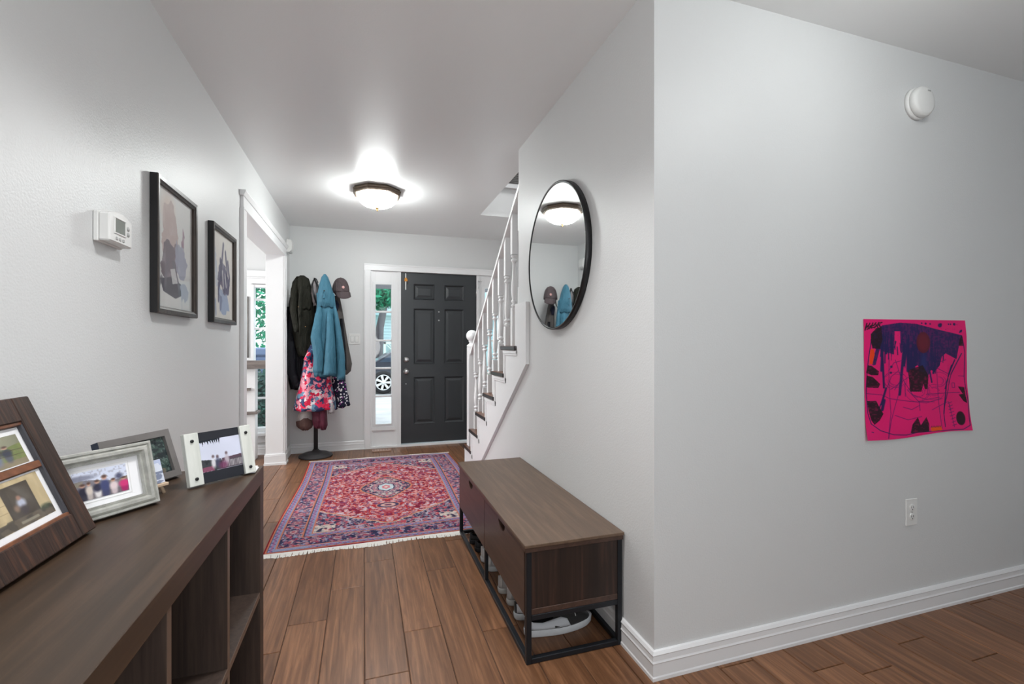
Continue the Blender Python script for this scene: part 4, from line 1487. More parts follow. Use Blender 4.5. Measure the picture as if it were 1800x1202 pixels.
    for x, y, r_ in ((682, 205, 6), (712, 208, 8), (746, 210, 6), (822, 220, 15), (830, 212, 9), (890, 210, 6), (906, 210, 6), (936, 210, 10), (958, 212, 3), (984, 262, 9), (974, 270, 5), (868, 250, 3), (990, 255, 6), (300, 1020, 4), (308, 1022, 4), (450, 530, 9), (446, 574, 8)):
        c_ = P((x, y))[0]
        cv.blob(c_[0], c_[1], r_ / 766, r_ / 860, NV, .95, .2)
    return cv


def paper_fn(u, v):
    X = 1.972 + u * (.640 + .022 * v) + .010 * v + .004 * np.sin(v * 9) * (u > .8)
    Z = 1.272 + .004 * u - v * (.503 + .006 * np.sin(u * 6))
    lift = .003 + .010 * np.clip(v - .72, 0, 1) ** 2 / .08 * (1 - .65 * np.sin(PI * u)) + .006 * np.clip(np.abs(u - .5) * 2 - .8, 0, 1) * np.sin(v * 11) ** 2
    return X, YC - lift, Z


t = thing('child_drawing', "child's navy marker drawing on a bright pink paper sheet taped to the right wall", 'drawing', (2.3, YC, 1.02))
o = link('sheet', print_mesh('sheet', drawing(), paper_fn), M['print'], t)
sm = o.modifiers.new('thick', 'SOLIDIFY')
sm.thickness = .0006

# ================================================================== SHOE BENCH
bx0, bx1, by0, by1, bz = .563, .957, 1.592, 2.836, .440
t = thing('shoe_bench', 'dark walnut shoe bench with two notched drawers and an open black steel frame', 'bench', ((bx0 + bx1) / 2, (by0 + by1) / 2, 0))
box('bench_top', bx0 - .010, bx1 + .004, by0 - .010, by1 + .006, bz - .012, bz, M['benchtop'], t, .0015)
box('top_underlay', bx0 - .006, bx1 + .002, by0 - .006, by1 + .004, bz - .029, bz - .0125, M['drawer'], t, .001)
q = .020
frame = B()
for y in (by0, by1 - q):
    frame.box(bx0, bx0 + q, y, y + q, 0, bz - .030).box(bx1 - q, bx1, y, y + q, 0, bz - .030)
    frame.box(bx0 + q, bx1 - q, y, y + q, 0.001, q).box(bx0 + q, bx1 - q, y, y + q, .158, .158 + q)
ym = 2.205
frame.box(bx0, bx0 + q * .8, ym - q / 2, ym + q / 2, q, .185)
frame.box(bx0, bx0 + q, by0 + q, by1 - q, .001, q).box(bx1 - q, bx1, by0 + q, by1 - q, .001, q)
frame.box(bx0 + q * .2, bx0 + q, by0 + q, by1 - q, .160, .175).box(bx1 - q, bx1, by0 + q, by1 - q, .158, .158 + q)
frame.obj('steel_frame', M['blackmetal'], t, .0015)
# carcass ends, floor, back, middle
for y, nm in ((by0 + .003, 'end_panel'), (by1 - .019, 'end_panel')):
    box(nm, bx0 + q, bx1 - q, y, y + .016, .200, bz - .030, M['benchend'], t)
box('end_rail', bx0 + q, bx1 - q, by0 + .001, by0 + .022, .179, .200, M['drawer'], t, .001)
box('case_floor', bx0 + q, bx1 - .004, by0 + q, by1 - q, .180, .196, M['benchend'], t)
box('back_panel', bx1 - .018, bx1 - .004, by0 + q, by1 - q, .196, bz - .030, M['benchend'], t)
box('divider', bx0 + .03, bx1 - .02, ym - .008, ym + .008, .196, bz - .030, M['benchend'], t)
for y0, y1 in ((by0 + q + .002, ym - .003), (ym + .003, by1 - q - .002)):
    yc, zt, r_ = (y0 + y1) / 2, bz - .034, .034
    pts = [(y0, .172), (y1, .172), (y1, zt), (yc + .048, zt)]
    pts += [(yc + .048 * math.cos(a), zt - r_ * math.sin(a)) for a in np.linspace(.25, PI - .25, 11)]
    pts += [(yc - .048, zt), (y0, zt)]
    d = B().prism(pts, 'x', bx0 - .002, bx0 + .016).obj('drawer', M['drawer'], t)
    d.modifiers.new('tri', 'TRIANGULATE')
    o = box('drawer_box', bx0 + .0165, bx1 - .03, y0 + .012, y1 - .012, .200, bz - .075, M['slot'], d)
# feet
for x in (bx0 + .01, bx1 - .01):
    for y in (by0 + .01, by1 - .01):
        B().lathe([(.006, .0), (.006, .0012)], (x, y, 0), 8).obj('foot_pad', M['black'], t)


# ================================================================== SHOES under the bench
def shoe(name, label, group, loc, ang, L, c_up, c_sole, c_in, low=False, mids=None, strip=None, toe=None):
    t = thing(name, label, 'shoe', loc, group, rot=(0, 0, ang))

    def hw(s):      # half width of the sole along its length (heel 0 .. toe 1)
        return L * (.105 + .050 * math.sin(min(1, max(0, (s - .12) / .88)) * PI) - .008 * math.cos(s * 2 * PI)) * math.sqrt(max(.02, 1 - (2 * s - 1) ** 8)) * (1 if s < .9 else .93)

    def hgt(s):
        base = .30 if not low else .255
        if s < .42:
            return L * (base - .06 * math.sin(PI * s / .42))
        f_ = (s - .42) / .58
        return L * (base * (1 - f_) ** 1.25 + .205 * (1 - (1 - f_) ** 2) * (1 - f_ ** 3 * .55))
    ss = [.004, .02, .05, .10, .18, .28, .38, .46, .55, .64, .73, .82, .89, .94, .975, .995]
    sh = L * .095
    # sole: outline swept through the thickness
    b = B()
    out = [(L * s, hw(s)) for s in ss] + [(L * s, -hw(s)) for s in reversed(ss)]
    n = len(out)
    vs, fs = [], []
    for k, (z, g) in enumerate(((0, .96), (sh * .15, 1.03), (sh * .85, 1.06), (sh, 1.03))):
        for x, y in out:
            spring = .012 * L * max(0, (x / L - .75) / .25) ** 2 * 2
            vs.append((L * .5 + (x - L * .5) * (1 + (g - 1) * .35), y * g, z + spring))
    for k in range(3):
        for i in range(n):
            j = (i + 1) % n
            fs.append((k * n + i, k * n + j, (k + 1) * n + j, (k + 1) * n + i))
    fs += [tuple(range(n))[::-1], tuple(3 * n + i for i in range(n))]
    b.add(vs, fs, True).obj('sole', c_sole, t, world=False)

    def surf(s, a, g=1.0):
        """a: 0 = right edge, pi = left edge over the top"""
        w_, h_ = hw(s) * g, max(hgt(s) - sh, .012 * L)
        ca, sa = math.cos(a), math.sin(a)
        y = w_ * (1 if ca > 0 else -1) * abs(ca) ** .75 * (1 - .22 * sa * sa)
        return (L * s, y, sh * .95 + h_ * abs(sa) ** .8 * g)
    N_ = 18
    vs, fs = [], []
    for s in ss:
        for i in range(N_ + 1):
            vs.append(surf(s, PI * i / N_))
    for k in range(len(ss) - 1):
        for i in range(N_):
            if .06 < (ss[k] + ss[k + 1]) / 2 < .42 and N_ * .30 < i + .5 < N_ * .70:
                continue
            a = k * (N_ + 1) + i
            fs.append((a, a + 1, a + N_ + 2, a + N_ + 1))
    fs.append(tuple(range(N_ + 1)))
    fs.append(tuple((len(ss) - 1) * (N_ + 1) + i for i in range(N_ + 1))[::-1])
    up = B().add(vs, fs, True).obj('upper', c_up, t, world=False)
    sd = up.modifiers.new('thick', 'SOLIDIFY')
    sd.thickness = .004
    sd.offset = -1
    b = B().prism([(L * s, hw(s) * .86) for s in ss[1:9]] + [(L * s, -hw(s) * .86) for s in reversed(ss[1:9])], 'z', sh * 1.02, sh * 1.25)
    b.obj('insole', c_in, t, world=False)
    # tongue and laces
    b = B()
    tv = []
    for s, up_ in ((.34, .055 * L), (.42, .02 * L), (.55, .006 * L), (.64, .004 * L)):
        p = surf(s, PI / 2)
        tv += [(p[0], -hw(s) * .42, p[2] + up_ * .8), (p[0], hw(s) * .42, p[2] + up_ * .8), (p[0], hw(s) * .42, p[2] + up_ * .8 - .004), (p[0], -hw(s) * .42, p[2] + up_ * .8 - .004)]
    tf = [(0, 3, 2, 1), (12, 13, 14, 15)] + [(4 * k + i, 4 * k + (i + 1) % 4, 4 * k + 4 + (i + 1) % 4, 4 * k + 4 + i) for k in range(3) for i in range(4)]
    b.add(tv, tf).obj('tongue', c_up, t, world=False)
    b = B()
    for s in (.46, .51, .56, .61):
        pts = [surf(s + .012 * math.sin(j), PI * (.30 + .4 * j / 6), 1.02) for j in range(7)]
        b.tube([(p[0], p[1], p[2] + .004) for p in pts], .0028, 5)
    b.obj('laces', mids or c_sole, t, world=False)
    if strip:
        # pale side panel: long band that widens toward the toe, with a dark wedge left inside
        for sgn, nm in ((0, 'side_panel'), (1, 'side_panel')):
            def A(f_):
                return PI * f_ if sgn == 0 else PI * (1 - f_)
            top = [(.02, .30), (.10, .26), (.22, .245), (.36, .25), (.48, .235), (.56, .17), (.60, .02)]
            bot = [(.02, .02), (.10, .02), (.22, .02), (.36, .02), (.48, .02), (.56, .02), (.60, .01)]
            vs, fs = [], []
            for (s1, f1), (s2, f2) in zip(top, bot):
                for j in range(5):
                    f_ = f1 + (f2 - f1) * j / 4
                    p = surf(s1, A(f_), 1.035)
                    vs.append(p)
            for k in range(len(top) - 1):
                for j in range(4):
                    a = k * 5 + j
                    fs.append((a, a + 1, a + 6, a + 5))
            o = B().add(vs, fs, True).obj(nm, strip[0], t, world=False)
            o['label'] = 'pale band along the side'
            o.modifiers.new('thick', 'SOLIDIFY').thickness = .0015
            # dark wedge inside the band
            wt = [(.015, .19), (.12, .175), (.26, .14), (.38, .075), (.44, .035)]
            vs, fs = [], []
            for s1, f1 in wt:
                for j in range(4):
                    vs.append(surf(s1, A(f1 + (.025 - f1) * j / 3), 1.06))
            for k in range(len(wt) - 1):
                for j in range(3):
                    a = k * 4 + j
                    fs.append((a, a + 1, a + 5, a + 4))
            o2 = B().add(vs, fs, True).obj('dark_wedge', c_up, o, world=False)
            o2.modifiers.new('thick', 'SOLIDIFY').thickness = .0015
            # small pale wordless mark on the upper and a stitched edge
            b = B()
            for i in range(4):
                p = surf(.50 + .022 * i, A(.33 + .012 * (i % 2)), 1.03)
                b.box(p[0] - .004, p[0] + .004, p[1] - .0015, p[1] + .0015, p[2] - .004, p[2] + .004)
            p = surf(.595, A(.345), 1.03)
            b.box(p[0] - .006, p[0] + .004, p[1] - .0015, p[1] + .0015, p[2] - .003, p[2] + .005)
            b.obj('side_mark', M['plastic'], t, world=False)
            b = B().tube([surf(.70, A(f_), 1.025) for f_ in (.30, .24, .18)], .0015, 5)
            b.obj('stitch_line', M['plastic'], t, world=False)
    if toe:
        vs, fs = [], []
        for s in ss[1:5]:
            for i in range(N_ + 1):
                vs.append(surf(s, PI * i / N_, 1.02))
        b = B()
        pts = [surf(.05, PI * f_, 1.05) for f_ in np.linspace(.02, .98, 9)]
        b.tube(pts, .004, 5).obj('heel_binding', toe, t, world=False)
    return t


SH = {'blk': mat('black_suede', (34, 32, 32), .8, sheen=.2, bump=.2), 'wht': mat('off_white_rubber', (214, 216, 218), .55, var=.05, vscale=40), 'gry': mat('light_grey_mesh', (176, 174, 172), .75, bump=.4, bscale=300),
      'grs': mat('pale_grey_rubber', (198, 196, 192), .6), 'wlt': mat('white_leather', (206, 206, 206), .5, bump=.1), 'blr': mat('black_rubber', (30, 30, 34), .6), 'pal': mat('pale_suede', (196, 198, 202), .7, bump=.2)}
g1, g2, g3, g4 = 'black suede sneakers', 'grey runners', 'white trainers', 'black shoes'
shoe('sneaker', 'black suede sneaker with white sole and pale side band, nearest under the bench', g1, (.614, 1.760, 0), math.radians(3), .300, SH['blk'], SH['wht'], SH['blr'], True, SH['blk'], (SH['pal'],))
shoe('sneaker', 'black suede sneaker with white sole, second from the near bench end, beyond its mate', g1, (.610, 1.882, 0), math.radians(2), .300, SH['blk'], SH['wht'], SH['blr'], True, SH['blk'], (SH['pal'],))
shoe('running_shoe', 'light grey running shoe showing its heel, nearer of the grey pair under the near drawer', g2, (.612, 1.995, 0), math.radians(2), .275, SH['gry'], SH['grs'], SH['blr'], False, SH['gry'], None, SH['grs'])
shoe('running_shoe', 'light grey running shoe showing its heel, farther of the grey pair under the near drawer', g2, (.602, 2.105, 0), math.radians(-3), .275, SH['gry'], SH['grs'], SH['blr'], False, SH['gry'], None, SH['grs'])
shoe('trainer', 'white trainer just beyond the middle leg of the bench, nearer of the white pair', g3, (.606, 2.325, 0), math.radians(2), .280, SH['wlt'], SH['wht'], SH['gry'], False, SH['wht'], None, SH['wht'])
shoe('trainer', 'white trainer beside the black shoes, farther of the white pair', g3, (.600, 2.435, 0), math.radians(-2), .280, SH['wlt'], SH['wht'], SH['gry'], False, SH['wht'], None, SH['wht'])
shoe('black_shoe', 'low black shoe next to the white trainers, nearer of the black pair', g4, (.598, 2.560, 0), math.radians(2), .265, SH['blr'], SH['blr'], SH['slot'] if 'slot' in SH else M['slot'], True, SH['blk'])
shoe('black_shoe', 'low black shoe at the far end under the bench, beside the rug fringe', g4, (.592, 2.675, 0), math.radians(-3), .265, SH['blr'], SH['blr'], M['slot'], True, SH['blk'])

# ================================================================== COAT STAND AND WHAT HANGS ON IT
kx, ky_ = -.478, 5.245
t = thing('coat_stand', 'dark iron coat stand with a domed round base in the corner by the door', 'coat stand', (kx, ky_, 0))
b = B().lathe([(.165, .001), (.168, .012), (.160, .022), (.130, .030), (.128, .036), (.085, .046), (.05, .056), (.032, .066), (.03, .075)], (kx, ky_, 0), 40)
b.obj('base', M['iron'], t)
b = B().lathe([(.021, .07), (.021, 1.62), (.025, 1.63), (.025, 1.66), (.018, 1.67), (.018, 1.80), (.026, 1.82), (.012, 1.85), (.003, 1.86)], (kx, ky_, 0), 16)
b.obj('pole', M['iron'], t)
HK = []
for i in range(6):
    a = math.radians(20 + 60 * i)
    d = Vector((math.cos(a), math.sin(a), 0))
    pts = [Vector((kx, ky_, 1.60)) + d * r_ + Vector((0, 0, z)) for r_, z in ((.018, 0), (.05, -.01), (.085, .01), (.105, .05), (.115, .10))]
    B().tube(pts, [.008, .008, .008, .008, .011], 8).obj('hook', M['iron'], t)


def cloth_mat(name, c, rough=.8, var=.12, sheen=.0, wr=.55):
    m = mat(name, c, rough, spec=.2, var=var, vscale=9, sheen=sheen)
    nt = m.node_tree
    b = nt.nodes['Principled BSDF']
    tc = nt.nodes.new('ShaderNodeTexCoord')
    mp = nt.nodes.new('ShaderNodeMapping')
    mp.inputs['Scale'].default_value = (1, 1, .32)
    n = nt.nodes.new('ShaderNodeTexNoise')
    n.inputs['Scale'].default_value = 17
    n.inputs['Detail'].default_value = 4
    n.inputs['Distortion'].default_value = .8
    bp = nt.nodes.new('ShaderNodeBump')
    bp.inputs['Strength'].default_value = wr
    bp.inputs['Distance'].default_value = .05
    nt.links.new(tc.outputs['Object'], mp.inputs['Vector'])
    nt.links.new(mp.outputs[0], n.inputs['Vector'])
    nt.links.new(n.outputs['Fac'], bp.inputs['Height'])
    nt.links.new(bp.outputs['Normal'], b.inputs['Normal'])
    return m


TEAL = cloth_mat('teal_raincoat_cloth', (64, 110, 130), .6, .08)
OLIVE = cloth_mat('dark_olive_cloth', (34, 34, 27), .75, .2, wr=.9)
BLACKC = cloth_mat('black_padded_cloth', (15, 16, 22), .6, .2)
GREYC = cloth_mat('charcoal_fleece', (84, 80, 78), .9, .15)
NAVYC = cloth_mat('navy_cloth', (38, 40, 58), .8, .15)
STRIPE = cloth_mat('grey_quilted_cloth', (150, 144, 146), .8, .25)
CAPC = cloth_mat('brown_grey_cap_cloth', (84, 74, 76), .85, .1)
PALEC = cloth_mat('pale_grey_fleece', (168, 162, 160), .95, .12)
BROWNC = cloth_mat('brown_suede', (92, 70, 66), .9, .15)
BURG = cloth_mat('burgundy_padded_cloth', (78, 30, 46), .55, .2)
FLORAL = cells('pink_red_navy_print', [(226, 54, 92), (238, 150, 168), (66, 84, 120), (232, 226, 228), (214, 40, 74), (110, 150, 176), (238, 168, 182), (56, 64, 100)], 30)
DOTS = cells('navy_dotted_print', [(232, 228, 232), (226, 222, 228), (150, 74, 146), (236, 236, 238)], 40, rough=.8, second=((34, 34, 54), .36), warp=0.0)


def garment(parent, name, m, rows, y, dep, folds=5, amp=.10, seed=0, N_=56, sub=4, tilt=0.0, open_bottom=True, skew=.0, label=None):
    """hanging cloth; rows = (z, x_left, x_right[, depth scale]) from top to bottom, in metres"""
    rs = random.Random(seed)
    ph = [rs.uniform(0, 6.28) for _ in range(4)]
    R_ = []
    for a, c in zip(rows[:-1], rows[1:]):
        for k in range(sub):
            f_ = k / sub
            R_.append([a[i] + (c[i] - a[i]) * f_ for i in range(3)] + [(a[3] if len(a) > 3 else 1) * (1 - f_) + (c[3] if len(c) > 3 else 1) * f_])
    R_.append(list(rows[-1][:3]) + [rows[-1][3] if len(rows[-1]) > 3 else 1])
    vs, fs = [], []
    zt, zb = rows[0][0], rows[-1][0]

    def ring(z, xl, xr, ds, g=1.0, lift=0.0):
        f_ = (zt - z) / (zt - zb + 1e-6)
        cx_, rx = (xl + xr) / 2, (xr - xl) / 2
        ry = dep * ds
        for i in range(N_):
            p = 2 * PI * i / N_
            am = amp * (.25 + .75 * f_)
            k = 1 + am * (math.sin(folds * p + ph[0] + 1.2 * f_) * .6 + math.sin((folds * 2 - 1) * p + ph[1] - 2.0 * f_) * .35 + .3 * math.sin(3 * p + ph[2] + 5 * f_)) - am * .45
            side = abs(math.cos(p))
            k2 = k * (1 - side) + (1 + (k - 1) * .35) * side
            vs.append((cx_ + rx * k2 * g * math.cos(p), y + skew * f_ - ry * k * g * math.sin(p) * (abs(math.sin(p)) ** .15 if abs(math.sin(p)) > 1e-6 else 1),
                       z + lift + tilt * f_ * math.cos(p) + .006 * math.sin(7 * p + ph[3]) * f_))
    for z, xl, xr, ds in R_:
        ring(z, xl, xr, ds)
    z, xl, xr, ds = R_[-1]
    n0 = len(R_)
    if open_bottom:
        ring(z, xl, xr, ds, .93, .006)
        ring(z, xl, xr, ds, .80, .10)
        n0 += 2
    for k in range(n0 - 1):
        for i in range(N_):
            j = (i + 1) % N_
            fs.append((k * N_ + i, (k + 1) * N_ + i, (k + 1) * N_ + j, k * N_ + j))
    fs.append(tuple(range(N_)))
    fs.append(tuple((n0 - 1) * N_ + i for i in range(N_))[::-1])
    o = B().add(vs, fs, True).obj(name, m, parent)
    if label:
        o['label'] = label
    return o


def px2(x, y, Y):
    """photo-measured spot -> metres on the plane y = Y (used once per garment to size it)"""
    a = (x - 900) / 817.0
    s_, c_ = math.sin(math.radians(17.678)), math.cos(math.radians(17.678))
    k = Y / (c_ - s_ * a)
    return (c_ * a + s_) * k, 1.165 - (y - 606) / 817.0 * k


def rowsat(Y, L):
    """rows measured on the photograph, turned into metres at depth Y"""
    r_ = []
    for q in L:
        xl, z = px2(q[1], q[0], Y)
        xr, _ = px2(q[2], q[0], Y)
        r_.append((z, xl, xr) + tuple(q[3:]))
    return r_


def sleeve(parent, m, pts, rad, seed=0, name='sleeve'):
    P_ = [Vector(p) for p in pts]
    rs = random.Random(seed)
    b = B()
    rows_, rr_ = [], []
    for a, c, r0, r1 in zip(P_[:-1], P_[1:], rad[:-1], rad[1:]):
        for k in range(5):
            f_ = k / 5
            rows_.append(a.lerp(c, f_))
            rr_.append((r0 + (r1 - r0) * f_) * (1 + rs.uniform(-.05, .06)))
    rows_.append(P_[-1])
    rr_.append(rad[-1])
    b.tube(rows_, rr_, 18)
    return b.obj(name, m, parent)


def at(x, y, Y):
    X, Z = px2(x, y, Y)
    return (X, Y, Z)


# black padded coat, deepest in the corner
Y = 5.20
t = thing('black_coat', 'long black padded coat at the back of the coat stand beside the left wall', 'coat', (-.62, Y, 1.62), 'coats on the coat stand')
garment(t, 'body', BLACKC, rowsat(Y, [(500, 514, 530, .4), (530, 508, 545, .8), (580, 505, 550), (630, 504, 550), (668, 506, 548, .9), (684, 510, 546, .8)]), Y, .085, 5, .10, 3)
sleeve(t, BLACKC, [at(513, 540, Y - .04), at(510, 600, Y - .07), at(513, 655, Y - .08), at(523, 682, Y - .09)], [.045, .05, .045, .034], 4)
# dark olive jacket in front of it
Y = 5.11
t = thing('olive_jacket', 'dark olive jacket hung by its hood in front of the black coat', 'jacket', (-.62, Y, 1.72), 'coats on the coat stand')
garment(t, 'body', OLIVE, rowsat(Y, [(486, 521, 532, .35), (496, 514, 545, .7), (515, 511, 549, .9), (545, 512, 552), (580, 514, 555), (610, 519, 553, .9), (626, 524, 549, .8)]), Y, .080, 6, .13, 7)
garment(t, 'hood', OLIVE, rowsat(Y - .045, [(484, 527, 535, .3), (489, 523, 543, .7), (505, 521, 548), (525, 523, 549, .9), (545, 527, 548, .5)]), Y - .045, .055, 3, .10, 8)
sleeve(t, OLIVE, [at(521, 492, Y - .03), at(517, 508, Y - .055), at(516, 545, Y - .078), at(522, 583, Y - .088)], [.010, .030, .036, .024], 9)
sleeve(t, OLIVE, [at(531, 490, Y - .08), at(529, 512, Y - .115), at(527, 545, Y - .115), at(528, 590, Y - .095)], [.006, .016, .018, .008], 19, name='fold')
B().lathe([(.006, 0), (.006, -.004)], at(525, 539, Y - .122), 10, 'y').obj('snap', M['brass'], t)
B().lathe([(.005, 0), (.005, -.004)], at(537, 574, Y - .105), 10, 'y').obj('snap', M['brass'], t)
# grey quilted bag with a black strap
Y = 5.07
t = thing('quilted_bag', 'small grey quilted bag with black straps wedged between the olive jacket and the teal raincoat', 'bag', (-.52, Y, 1.62))
garment(t, 'bag_body', STRIPE, rowsat(Y, [(492, 550, 556, .4), (500, 547, 560, .8), (515, 546, 562), (530, 549, 561, .8), (536, 552, 559, .4)]), Y, .05, 3, .06, 2, open_bottom=False)
B().tube([at(553, 489, Y - .02), at(549, 500, Y - .055), at(551, 516, Y - .06), at(556, 533, Y - .055)], .009, 8).obj('strap', M['black'], t)
B().tube([at(553, 489, Y - .02), at(559, 505, Y - .055), at(560, 520, Y - .06), at(557, 535, Y - .055)], .008, 8).obj('strap', M['black'], t)
# floral coat (hem flares)
Y = 5.10
t = thing('patterned_coat', 'pink, red and navy patterned child coat flaring below the teal raincoat', 'coat', (-.47, Y, 1.2), 'coats on the coat stand')
garment(t, 'body', FLORAL, rowsat(Y, [(606, 543, 562, .5), (618, 537, 568, .7), (640, 533, 574, .8), (670, 527, 582, .9), (700, 519, 589), (722, 514, 592, 1.05)]), Y, .115, 5, .14, 12)
sleeve(t, FLORAL, [at(556, 612, Y - .05), at(546, 622, Y - .07), at(538, 634, Y - .08)], [.03, .032, .028], 4)
garment(t, 'hem_lining', STRIPE, rowsat(Y - .02, [(714, 577, 589, .6), (725, 577, 588, .7)]), Y - .06, .03, 3, .2, 5)
# navy dotted skirt
Y = 5.16
t = thing('dotted_dress', 'navy dress with white and purple dots showing under the right side of the teal raincoat', 'dress', (-.31, Y, .75), 'coats on the coat stand')
garment(t, 'skirt', DOTS, rowsat(Y, [(640, 584, 603, .6), (668, 583, 607, .8), (695, 585, 611), (716, 586, 616, 1.05)]), Y, .07, 5, .12, 15, tilt=.02)
# charcoal jacket behind, right
Y = 5.20
t = thing('charcoal_jacket', 'charcoal jacket hanging behind the right edge of the teal raincoat under the cap', 'jacket', (-.30, Y, 1.5), 'coats on the coat stand')
garment(t, 'body', GREYC, rowsat(Y, [(520, 584, 597, .4), (545, 584, 602, .7), (575, 584, 607), (610, 586, 613), (640, 588, 619, .9), (652, 592, 617, .6), (658, 598, 610, .4)]), Y, .08, 4, .10, 22)
garment(t, 'collar', NAVYC, rowsat(Y - .04, [(528, 586, 593, .4), (535, 586, 597, .7), (545, 588, 594, .3)]), Y - .06, .04, 3, .06, 5, open_bottom=False)
sleeve(t, BLACKC, [at(600, 560, Y - .06), at(604, 610, Y - .085), at(606, 650, Y - .085)], [.016, .022, .022], 3)
# teal raincoat, in front of everything
Y = 5.00
t = thing('teal_raincoat', 'teal hooded raincoat hanging in front on the coat stand', 'raincoat', (-.42, Y, 1.7), 'coats on the coat stand')
garment(t, 'body', TEAL, rowsat(Y, [(515, 556, 588, .6), (535, 557, 590, .7), (560, 554, 593, .85), (590, 551, 597, .95), (630, 551, 602), (662, 552, 606, .95)]), Y, .085, 6, .12, 31)
garment(t, 'hood', TEAL, rowsat(Y - .025, [(482, 569, 573, .3), (487, 565, 577, .6), (500, 561, 582, .85), (518, 558, 587), (532, 557, 589, .9), (540, 559, 588, .6)]), Y - .025, .085, 3, .05, 32)
sleeve(t, TEAL, [at(565, 532, Y - .03), at(561, 552, Y - .055), at(555, 592, Y - .08), at(560, 625, Y - .095), at(559, 655, Y - .10)], [.010, .034, .046, .046, .048], 33)
sleeve(t, TEAL, [at(577, 540, Y - .05), at(579, 560, Y - .08), at(580, 595, Y - .10), at(579, 630, Y - .115), at(578, 659, Y - .115)], [.008, .026, .036, .044, .052], 36)
sleeve(t, TEAL, [at(586, 532, Y - .02), at(590, 552, Y - .045), at(595, 588, Y - .06), at(599, 625, Y - .075), at(600, 667, Y - .075)], [.008, .022, .032, .038, .040], 35)
b = B().lathe([(.007, 0), (.007, -.006), (.003, -.008)], at(570, 511, Y - .118), 12, 'y')
b.obj('button', M['black'], t)
X, Z = px2(571, 522, Y)
box('hood_tab', X - .011, X + .011, Y - .118, Y - .10, Z - .024, Z + .022, TEAL, t, .003)
# cap
X, Z = px2(599, 507, 5.10)
t = thing('baseball_cap', 'brown-grey baseball cap with a small pink patch hanging on the right hook', 'cap', (X, 5.10, Z))
vs, fs = [], []
n, m_ = 28, 10
for j in range(m_ + 1):
    e = PI / 2 * j / m_
    for i in range(n):
        a = 2 * PI * i / n
        vs.append((X + .086 * math.cos(e) ** .8 * math.cos(a), 5.10 - .075 * math.cos(e) ** .8 * math.sin(a), Z - .045 + .155 * math.sin(e)))
for j in range(m_):
    for i in range(n):
        k = (i + 1) % n
        fs.append((j * n + i, j * n + k, (j + 1) * n + k, (j + 1) * n + i))
o = B().add(vs, fs, True).obj('crown', CAPC, t)
o.modifiers.new('thick', 'SOLIDIFY').thickness = .003
vs, fs = [], []
for j in range(9):
    f_ = -1 + 2 * j / 8
    for k in range(6):
        g = k / 5
        hw_ = .078 * (1 - .12 * g)
        vs.append((X + .012 + f_ * hw_ + .02 * g, 5.10 - .070 * math.sqrt(max(0, 1 - .75 * f_ * f_)) - .022 * g, Z - .040 - .075 * g * math.sqrt(max(.05, 1 - .55 * f_ * f_))))
for j in range(8):
    for k in range(5):
        a = j * 6 + k
        fs.append((a, a + 1, a + 7, a + 6))
o = B().add(vs, fs, True).obj('brim', CAPC, t)
o.modifiers.new('thick', 'SOLIDIFY').thickness = .004
B().lathe([(.014, 0), (.015, -.003), (.010, -.005)], (X + .026, 5.10 - .070, Z + .005), 12, 'y').obj('patch', mat('pink_patch', (206, 160, 156), .8), t)
B().lathe([(.006, 0), (.004, .006)], (X, 5.10, Z + .108), 10).obj('top_button', CAPC, t)
# two pouches below
Y = 5.12
t = thing('fleece_mitten', 'pale grey and brown fleece mitten hanging low on the left of the coat stand pole', 'mitten', (-.55, Y, .4))
garment(t, 'mitten_top', PALEC, rowsat(Y, [(700, 528, 548, .6), (725, 525, 550, .8), (742, 521, 551, .95)]), Y, .06, 3, .06, 41, open_bottom=False)
garment(t, 'mitten_end', BROWNC, rowsat(Y, [(734, 530, 546, .95), (741, 520, 552, 1.05), (748, 521, 551, 1), (752, 525, 549, .8), (756, 532, 541, .3)]), Y, .062, 3, .05, 42, open_bottom=False)
Y = 5.09
t = thing('padded_vest', 'burgundy padded garment hanging low on the right of the coat stand pole', 'vest', (-.42, Y, .4))
garment(t, 'padded_body', BURG, rowsat(Y, [(700, 548, 572, .7), (722, 547, 573), (731, 549, 573, .9), (740, 549, 574), (748, 551, 571, .8), (753, 555, 564, .4)]), Y, .06, 4, .10, 43, open_bottom=False)
garment(t, 'padded_sleeve', BURG, rowsat(Y - .03, [(715, 561, 574, .7), (730, 561, 575), (748, 561, 576, .9), (755, 564, 573, .4)]), Y - .03, .05, 3, .12, 44, open_bottom=False)

# ---- wooden floor register by the sidelight
t = thing('floor_register', 'small flat wooden floor register by the white sidelight', 'floor vent', (.19, 5.33, 0))
box('frame', .085, .285, 5.262, 5.348, .0, .012, mat('pale_register_wood', (170, 140, 124), .5), t, .003)
for i in range(6):
    box('slat', .102 + .0285 * i, .112 + .0285 * i, 5.275, 5.335, .012, .0145, M['tread'], t)

# ---- white shelf tower with grey boards in the left room
t = thing('shelf_tower', 'white post shelf with weathered grey boards by the narrow window of the left room', 'shelf', (-1.1, 5.30, 0))
Y0, Y1 = 5.20, 5.385
box('board', -1.30, -.915, Y0, Y1, .925, 1.005, M['greyboard'], t, .003)
for z, x1 in ((.705, -1.085), (.468, -1.02)):
    box('board', -1.28, x1, Y0 + .02, Y1, z, z + .026, M['greyboard'], t, .003)
for x0, x1 in ((-1.20, -1.175), (-1.128, -1.045)):
    box('post', x0, x1, Y0 + .06, Y1 - .01, 0, .925, M['trim'], t, .003)

